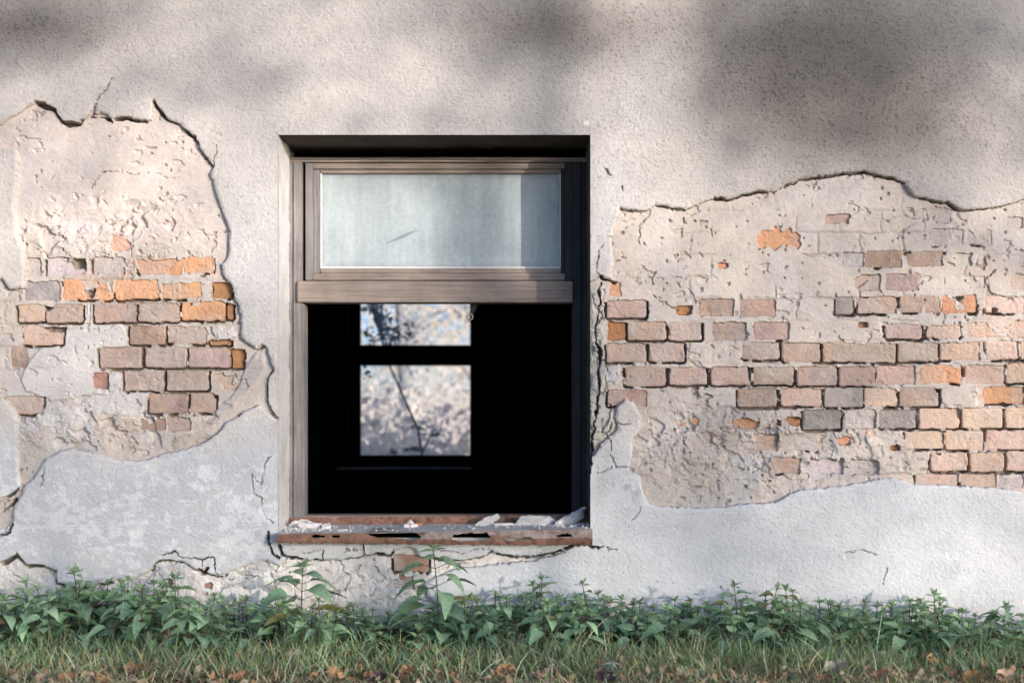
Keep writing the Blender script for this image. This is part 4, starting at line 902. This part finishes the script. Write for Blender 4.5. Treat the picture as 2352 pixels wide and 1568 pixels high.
for i, (u, v, k, s, pos) in enumerate(LEAVES):
    cn, c = LC[k]; Vv, q, t = dead_leaf(s * .74, 900 + i, False)
    r = random.Random(i); col = np.tile(np.array(c), (len(Vv), 1)); col[0] *= .75; col *= np.array([[r.uniform(.72, 1.2)] for _ in range(len(Vv))])
    me = bpy.data.meshes.new('fallen_leaf'); me.from_pydata([tuple(p) for p in Vv], [], [tuple(f) for f in q] + [tuple(f[:3]) for f in t])
    a = me.color_attributes.new('Col', 'FLOAT_COLOR', 'POINT'); cc = np.ones((len(Vv), 4)); cc[:, :3] = col; a.data.foreach_set('color', cc.ravel().astype(np.float32))
    me.materials.append(M_DRY); me.polygons.foreach_set('use_smooth', np.ones(len(me.polygons), dtype=bool))
    o = put(bpy.data.objects.new('fallen_leaf', me)); p = ground_from_v(u, v + 12)
    o.location = p + Vector((0, 0, .006 + r.uniform(0, .010))); o.rotation_euler = (r.uniform(.3, 1.1), r.uniform(-.4, .4), r.uniform(-.6, .6))
    tag(o, f'{cn} fallen leaf {pos}', 'fallen leaf', 'fallen autumn leaves in the grass')
# crumpled clear wrapper
bm = bmesh.new(); bmesh.ops.create_icosphere(bm, subdivisions=4, radius=1)
for v_ in bm.verts:
    d = v_.co.normalized(); a1 = float(vnoise(np.array([d.x * 2.2 + 5]), np.array([d.y * 2.2 + d.z * 1.7 + 5]), 951)[0]); a2 = float(vnoise(np.array([d.x * 5 + 9]), np.array([d.z * 5 + d.y * 3 + 9]), 952)[0])
    v_.co = d * (1 + .35 * (1 - 2 * abs(a1)) + .2 * (1 - 2 * abs(a2))); v_.co = Vector((v_.co.x * .026, v_.co.y * .014, v_.co.z * .011))
mw, t, bs = new_mat('clear_film'); bs.inputs['Base Color'].default_value = (.62, .66, .70, 1); bs.inputs['Roughness'].default_value = .2; bs.inputs['Transmission Weight'].default_value = .35
wr = mesh_bm('plastic_wrapper', bm, mw, None); wr.location = ground_from_v(1408, 1542) + Vector((0, 0, .012)); wr.rotation_euler = (0, .15, .2)
tag(wr, 'crumpled clear plastic wrapper lying in the grass below the right end of the sill', 'plastic wrapper')
# seedling with lobed leaves
Vs, Fs, Cs, o_ = [], [], [], 0
r = random.Random(3)
for j in range(9):
    Lv, Lf = leaf_geo(.026, .017, r.uniform(0, .5), .2, 4); Vs.append(Lv @ rotm(j * .7 + .2, r.uniform(.1, 1.0), r.uniform(-.3, .3)).T + np.array([0, 0, .01 + .004 * (j % 4)])); Fs.append(Lf + o_); o_ += len(Lv); Cs.append(np.tile([.22, .28, .15], (len(Lv), 1)))
sdl = mesh_np('seedling', np.concatenate(Vs), np.concatenate(Fs), M_LEAF, None, np.concatenate(Cs)); sdl.location = ground_from_v(1565, 1562) + Vector((0, 0, .03))
tag(sdl, 'small pale green seedling with toothed leaves at the bottom edge of the grass', 'seedling')

# ------------------------------------------------------------------ trees
def tube(bmv, bmf, pts, rads, sides=7):
    i0 = len(bmv); n = len(pts)
    for k, (p, r_) in enumerate(zip(pts, rads)):
        p = np.array(p); d = np.array(pts[min(k + 1, n - 1)]) - np.array(pts[max(k - 1, 0)]); d = d / (np.linalg.norm(d) + 1e-9)
        a = np.cross(d, [.31, .87, .11]); a /= np.linalg.norm(a); b = np.cross(d, a)
        for j in range(sides):
            t_ = j / sides * 2 * math.pi; bmv.append(p + (a * math.cos(t_) + b * math.sin(t_)) * r_)
    for k in range(n - 1):
        for j in range(sides): bmf.append((i0 + k * sides + j, i0 + k * sides + (j + 1) % sides, i0 + (k + 1) * sides + (j + 1) % sides, i0 + (k + 1) * sides + j))
def leaf_quads(P_, size, seed, col, face=0.0):
    r = np.random.default_rng(seed); n = len(P_)
    nr = r.normal(size=(n, 3)); nr /= np.linalg.norm(nr, axis=1)[:, None]; nr = nr + face * np.array(TO_SUN)   # leaves turn to the light
    a = np.cross(nr, r.normal(size=(n, 3))); a /= np.linalg.norm(a, axis=1)[:, None]; b = np.cross(nr, a); b /= np.linalg.norm(b, axis=1)[:, None]
    s = size * r.uniform(.7, 1.3, (n, 1)); 
    V_ = np.stack([P_ - a * s * .5, P_ + b * s * .3, P_ + a * s * .5, P_ - b * s * .3], 1).reshape(-1, 3)
    F_ = np.arange(n * 4).reshape(n, 4); c = np.clip(np.repeat(np.array(col) * (r.uniform(.88, 1.12, (n, 1)) if face else r.uniform(.65, 1.35, (n, 1))), 4, 0), 0, .92)
    return V_, F_, c
def tree(name, label, cat, base, trunk_pts, trunk_r, leaves, lsize, col, seed, nbr=14, group=None, twig=.012, lm=None, bk=None, face=0.0):
    base = np.array(base, dtype=float); root = thing(name, label, cat, tuple(base), group)
    bv, bf = [], []; tp = [np.array(p, dtype=float) for p in trunk_pts]
    tube(bv, bf, tp, np.linspace(trunk_r, trunk_r * .45, len(tp)), 9)
    r = random.Random(seed)
    if len(leaves):
        for k in range(nbr):
            q = leaves[r.randrange(len(leaves))]; zmid = max(.25, min(q[2] - .35 * np.hypot(q[0] - tp[0][0], q[1] - tp[0][1]), tp[-1][2]))
            zs = [p[2] for p in tp]; s0 = np.array([np.interp(zmid, zs, [p[0] for p in tp]), np.interp(zmid, zs, [p[1] for p in tp]), zmid])
            mid = (s0 + q) / 2 + np.array([r.uniform(-.15, .15), r.uniform(-.15, .15), r.uniform(0, .25)])
            tube(bv, bf, [s0, (s0 + mid) / 2 + np.array([0, 0, .04]), mid, (mid + q) / 2, q], [twig * 2.2, twig * 1.7, twig * 1.2, twig * .8, twig * .3], 5)
    mesh_np('trunk', np.array(bv) - base, np.array(bf), bk or M_BARK, root)
    if len(leaves):
        v_, f_, c_ = leaf_quads(np.asarray(leaves), lsize, seed, col, face)
        mesh_np('crown', v_ - base, f_, lm or M_LEAF, root, c_, smooth=False)
    return root

# crumbled brown leaf litter between the blades
rl = np.random.default_rng(61); n = 2000
lx = rl.uniform(-2.3, 2.3, n); ly = -(.36 + .75 * rl.random(n) ** .8); lz = SLOPE * ly + rl.uniform(.004, .030, n)
v_, f_, c_ = leaf_quads(np.stack([lx, ly, lz], -1), .026, 62, (1, 1, 1))
pal = np.array([[.28, .18, .12], [.40, .29, .20], [.20, .13, .09], [.50, .41, .31], [.42, .25, .14]])
c_ = np.clip(c_ * np.repeat(pal[rl.integers(0, 5, n)], 4, 0) * 1.15, 0, .8)
tag(mesh_np('leaf_litter', v_, f_, M_DRY, None, c_, False), 'crumbled brown leaf litter between the grass blades', 'leaf litter', None, 'stuff')

# woods seen through the rear window
rr = random.Random(8); r8 = np.random.default_rng(8)
kinds = [('slender tree with thin yellowing crown seen through the rear window', (.82, .75, .67)), ('slim grey trunked tree with sparse green crown behind the house', (.74, .76, .71)), ('thin tree with pale orange autumn leaves beyond the rear window', (.84, .71, .58))]
for i in range(26):
    yy = 12.5 + i * 1.25 + rr.uniform(-.6, .6); f = (D + yy) / D
    uu = 700 + ((i * 173 + 61) % 520); xx = (uu - HU) / K * f
    k = i % 3; h = rr.uniform(5, 8); ln = rr.uniform(-.6, .6)
    tp = [(xx, yy, -.2), (xx + ln * .3, yy, h * .3), (xx + ln * .5 + rr.uniform(-.15, .15), yy, h * .65), (xx + ln, yy, h)]
    n = 900; ctr = np.array([xx + ln * .6, yy, h * .40]); cl = r8.normal(size=(14, 3)) * np.array([.9, .9, 1.5]) + ctr
    lv = cl[r8.integers(0, 14, n)] + r8.normal(size=(n, 3)) * .30
    tree('woodland_tree', kinds[k][0], 'tree', (xx, yy, -.2), tp, rr.uniform(.04, .09), lv, .085, kinds[k][1], 300 + i, 12, 'trees of the wood behind the house', .010, M_WOODLEAF, M_PALEBARK, 1.6)
# leafy bush close behind the window, hanging into the upper left pane
pts_ = []
for (uu, vv, n, su, sv_) in [(862, 712, 60, 14, 14), (885, 745, 70, 12, 14), (905, 770, 50, 16, 12), (935, 750, 10, 8, 10), (850, 770, 20, 10, 14), (842, 855, 10, 6, 10), (965, 982, 16, 12, 2), (1003, 1000, 8, 3, 3), (955, 1030, 20, 14, 4), (905, 1040, 9, 6, 3)]:
    for _ in range(n):
        yy = 6.2 + r8.normal() * .25; p = P(uu + r8.normal() * su, vv + r8.normal() * sv_, yy); pts_.append((p.x, yy, p.z))
a0 = P(960, 985, 6.2); a1 = P(893, 836, 6.2); a2 = P(850, 690, 6.2)
tree('young_tree', 'dark leaved leaning sapling right outside the broken rear pane', 'tree', (a0.x + .1, 6.2, -.1), [(a0.x + .1, 6.2, -.1), (a0.x, 6.2, a0.z), (a1.x, 6.2, a1.z), (a2.x, 6.2, a2.z), (a2.x - .2, 6.2, a2.z + .7)], .011, np.array(pts_), .05, (.055, .10, .055), 77, 16, None, .004)
# low undergrowth of the wood: one mass
n = 80000; x_ = r8.uniform(-11, 3, n); y_ = r8.uniform(9, 42, n); z_ = np.abs(r8.normal(size=n)) * .45 * (1 + .5 * vnoise(x_, y_, 961))
v_, f_, c_ = leaf_quads(np.stack([x_, y_, z_], -1), .11, 962, (.82, .77, .72), 1.6)
tag(mesh_np('undergrowth', v_, f_, M_WOODLEAF, None, c_, False), 'pale yellow green undergrowth of the wood behind the house', 'undergrowth', None, 'stuff')

# trees and bushes on the sun's side: their crowns throw the soft shade on the wall
TU = [-350, 73, 220, 367, 514, 661, 808, 955, 1102, 1249, 1396, 1543, 1690, 1837, 1984, 2131, 2278, 2420, 2800]
TV = [-250, 30, 100, 190, 280, 380, 480, 560, 650, 740, 850, 950, 1050, 1150, 1250, 1350, 1500]
T = np.array([
 [.4,.40,.45,.5,.5,.5,.5,.4,.3,.3,.6,.8,.5,.25,.2,.3,.35,.4,.4],
 [.3,.25,.45,.6,.55,.55,.55,.4,.22,.25,.95,1,.25,.03,.03,.12,.25,.35,.4],
 [.3,.28,.6,.85,.6,.6,.7,.7,.55,.35,.95,1,.3,.05,.06,.2,.4,.4,.4],
 [.7,.75,.7,.55,.35,.75,.95,.85,.5,.35,.95,1,.4,.12,.15,.35,.75,.6,.5],
 [.8,.85,.85,.85,.8,.75,.7,.6,.5,.45,.95,.9,.5,.3,.35,.5,.85,.8,.6],
 [.6,.65,.8,.9,.95,.95,.95,.95,1,.3,.95,.9,.6,.5,.5,.6,.75,.8,.7],
 [.7,.9,.95,.9,.95,1,1,1,.95,.22,.9,.9,.7,.5,.5,.55,.8,.95,.8],
 [.8,.95,.95,.9,.95,1,1,1,.9,.25,.8,.75,.6,.45,.45,.55,.85,1,.9],
 [.7,.75,.85,.85,.85,.9,.95,.95,.95,.55,.6,.55,.5,.4,.45,.65,.95,1,.9],
 [.6,.6,.65,.6,.6,.6,.6,.6,.6,.5,.4,.4,.4,.35,.45,.65,.95,1,.9],
 [.4,.4,.4,.3,.3,.3,.3,.3,.3,.3,.22,.2,.2,.25,.3,.5,.8,.95,.8],
 [.3,.3,.3,.25,.2,.2,.2,.2,.2,.2,.15,.15,.15,.2,.28,.5,.9,1,.8],
 [.2,.2,.2,.15,.12,.12,.12,.12,.12,.12,.1,.1,.1,.12,.2,.45,.9,1,.8],
 [.15,.15,.12,.1,.1,.1,.1,.1,.1,.1,.08,.08,.08,.1,.15,.5,.95,1,.8],
 [.12,.12,.1,.1,.1,.1,.1,.1,.1,.1,.08,.08,.08,.1,.15,.55,1,1,.8],
 [.12,.12,.1,.1,.1,.1,.1,.1,.1,.1,.08,.08,.08,.1,.12,.45,.85,.9,.7],
 [.12,.12,.1,.1,.1,.1,.1,.1,.1,.1,.08,.08,.08,.1,.1,.2,.4,.4,.4]])
T[10:] = T[10:] * .75 + .25; T[15:] = T[15:] * .6 + .32; T[8:10] = T[8:10] * .85 + .13
tau = -np.log(np.minimum(T, 1))
r9 = np.random.default_rng(19)
n = 120000; cu_ = r9.uniform(-350, 2800, n); cv_ = r9.uniform(-250, 1500, n)
iu = np.clip(np.searchsorted(TU, cu_) - 1, 0, len(TU) - 2); iv = np.clip(np.searchsorted(TV, cv_) - 1, 0, len(TV) - 2)
fu = (cu_ - np.array(TU)[iu]) / (np.array(TU)[iu + 1] - np.array(TU)[iu]); fv = (cv_ - np.array(TV)[iv]) / (np.array(TV)[iv + 1] - np.array(TV)[iv])
tv = tau[iv, iu] * (1 - fu) * (1 - fv) + tau[iv, iu + 1] * fu * (1 - fv) + tau[iv + 1, iu] * (1 - fu) * fv + tau[iv + 1, iu + 1] * fu * fv
for pl, am, wd in [([(1345,-40),(1230,70),(1130,150),(1010,250)],.8,42),([(430,225),(540,195),(640,175),(800,125)],.75,32),([(-60,135),(100,85),(260,20)],.8,45),([(60,370),(140,325),(230,290)],.6,28),([(1250,-80),(1248,300)],.6,40),([(1248,330),(1240,660)],1.5,44),([(1010,330),(1030,640)],.35,40),([(1640,-60),(1655,320)],.6,42),([(840,55),(1000,10),(1150,-30)],.6,30),([(1180,260),(1330,150),(1390,80)],.35,30),([(380,60),(520,110),(560,150)],.35,26),([(1700,90),(2050,140),(2400,60)],.5,60),([(150,640),(330,600),(560,660)],.3,26)]:
    tv = tv + am * np.exp(-(dline(pl, cu_.astype(np.float32), cv_.astype(np.float32), 300) / wd) ** 2)
LS = .05
leaf_proj = LS * LS * .30 * .5 * 1.06                         # mean area a leaf covers as seen from the sun
area = 3150 / K * 1750 / K * math.cos(az) * math.cos(el)     # sampled wall area as seen from the sun
p_acc = tv * area / leaf_proj / n
ok = r9.random(n) < p_acc
cu_, cv_ = cu_[ok], cv_[ok]
ts = np.array(TO_SUN)
low_ = cv_ > 640 + 60 * np.sin(cu_ / 160)
dist = np.where(low_, r9.uniform(15, 19, len(cu_)), r9.uniform(9.8, 12.2, len(cu_)))
wp = np.stack([(cu_ - HU) / K, np.zeros_like(cu_), ZC + (HV - cv_) / K], -1) + ts * dist[:, None]
gz = SLOPE * -9.0
def shade_tree(name, label, cat, sel, base_u, dist0, topv, r_, seed, nbr, grp, twig):
    L_ = wp[sel]; L_ = L_[L_[:, 2] > gz + .05]
    c = np.array([(base_u - HU) / K, 0, 0]) + ts * dist0
    zt_ = ZC + (HV - topv) / K + ts[2] * dist0
    tp = [(c[0], c[1], gz - .1), (c[0] + .03, c[1], gz + (zt_ - gz) * .35), (c[0] - .02, c[1] + .02, gz + (zt_ - gz) * .7), (c[0] + .05, c[1], zt_)]
    tree(name, label, cat, (c[0], c[1], gz - .1), tp, r_, L_, LS, (.10, .13, .05), seed, nbr, grp, twig)
up_ = ~low_
G1 = 'trees and bushes on the sunny side of the lawn'
shade_tree('lawn_tree', 'slim tree out on the lawn whose crown shades the middle of the wall', 'tree', up_ & (cu_ > 700) & (cu_ <= 1560), 1250, 11, -400, .055, 401, 9, G1, .009)
shade_tree('lawn_tree', 'leafy tree out on the lawn whose crown shades the upper right of the wall', 'tree', up_ & (cu_ > 1560), 2750, 11.5, -350, .10, 402, 14, G1, .012)
shade_tree('lawn_tree', 'tree out on the lawn whose crown shades the upper left of the wall', 'tree', up_ & (cu_ <= 700), -320, 11, -350, .09, 403, 10, G1, .011)
for k, (a, b, cu0, lab) in enumerate([(-400, 500, 60, 'left'), (500, 1250, 900, 'middle'), (1250, 2000, 1620, 'right'), (2000, 2900, 2500, 'far right')]):
    shade_tree('lawn_bush', f'dense green bush out on the lawn shading the lower {lab} of the wall', 'bush', low_ & (cu_ > a) & (cu_ <= b), cu0, 17, 900, .04, 410 + k, 14, G1, .008)
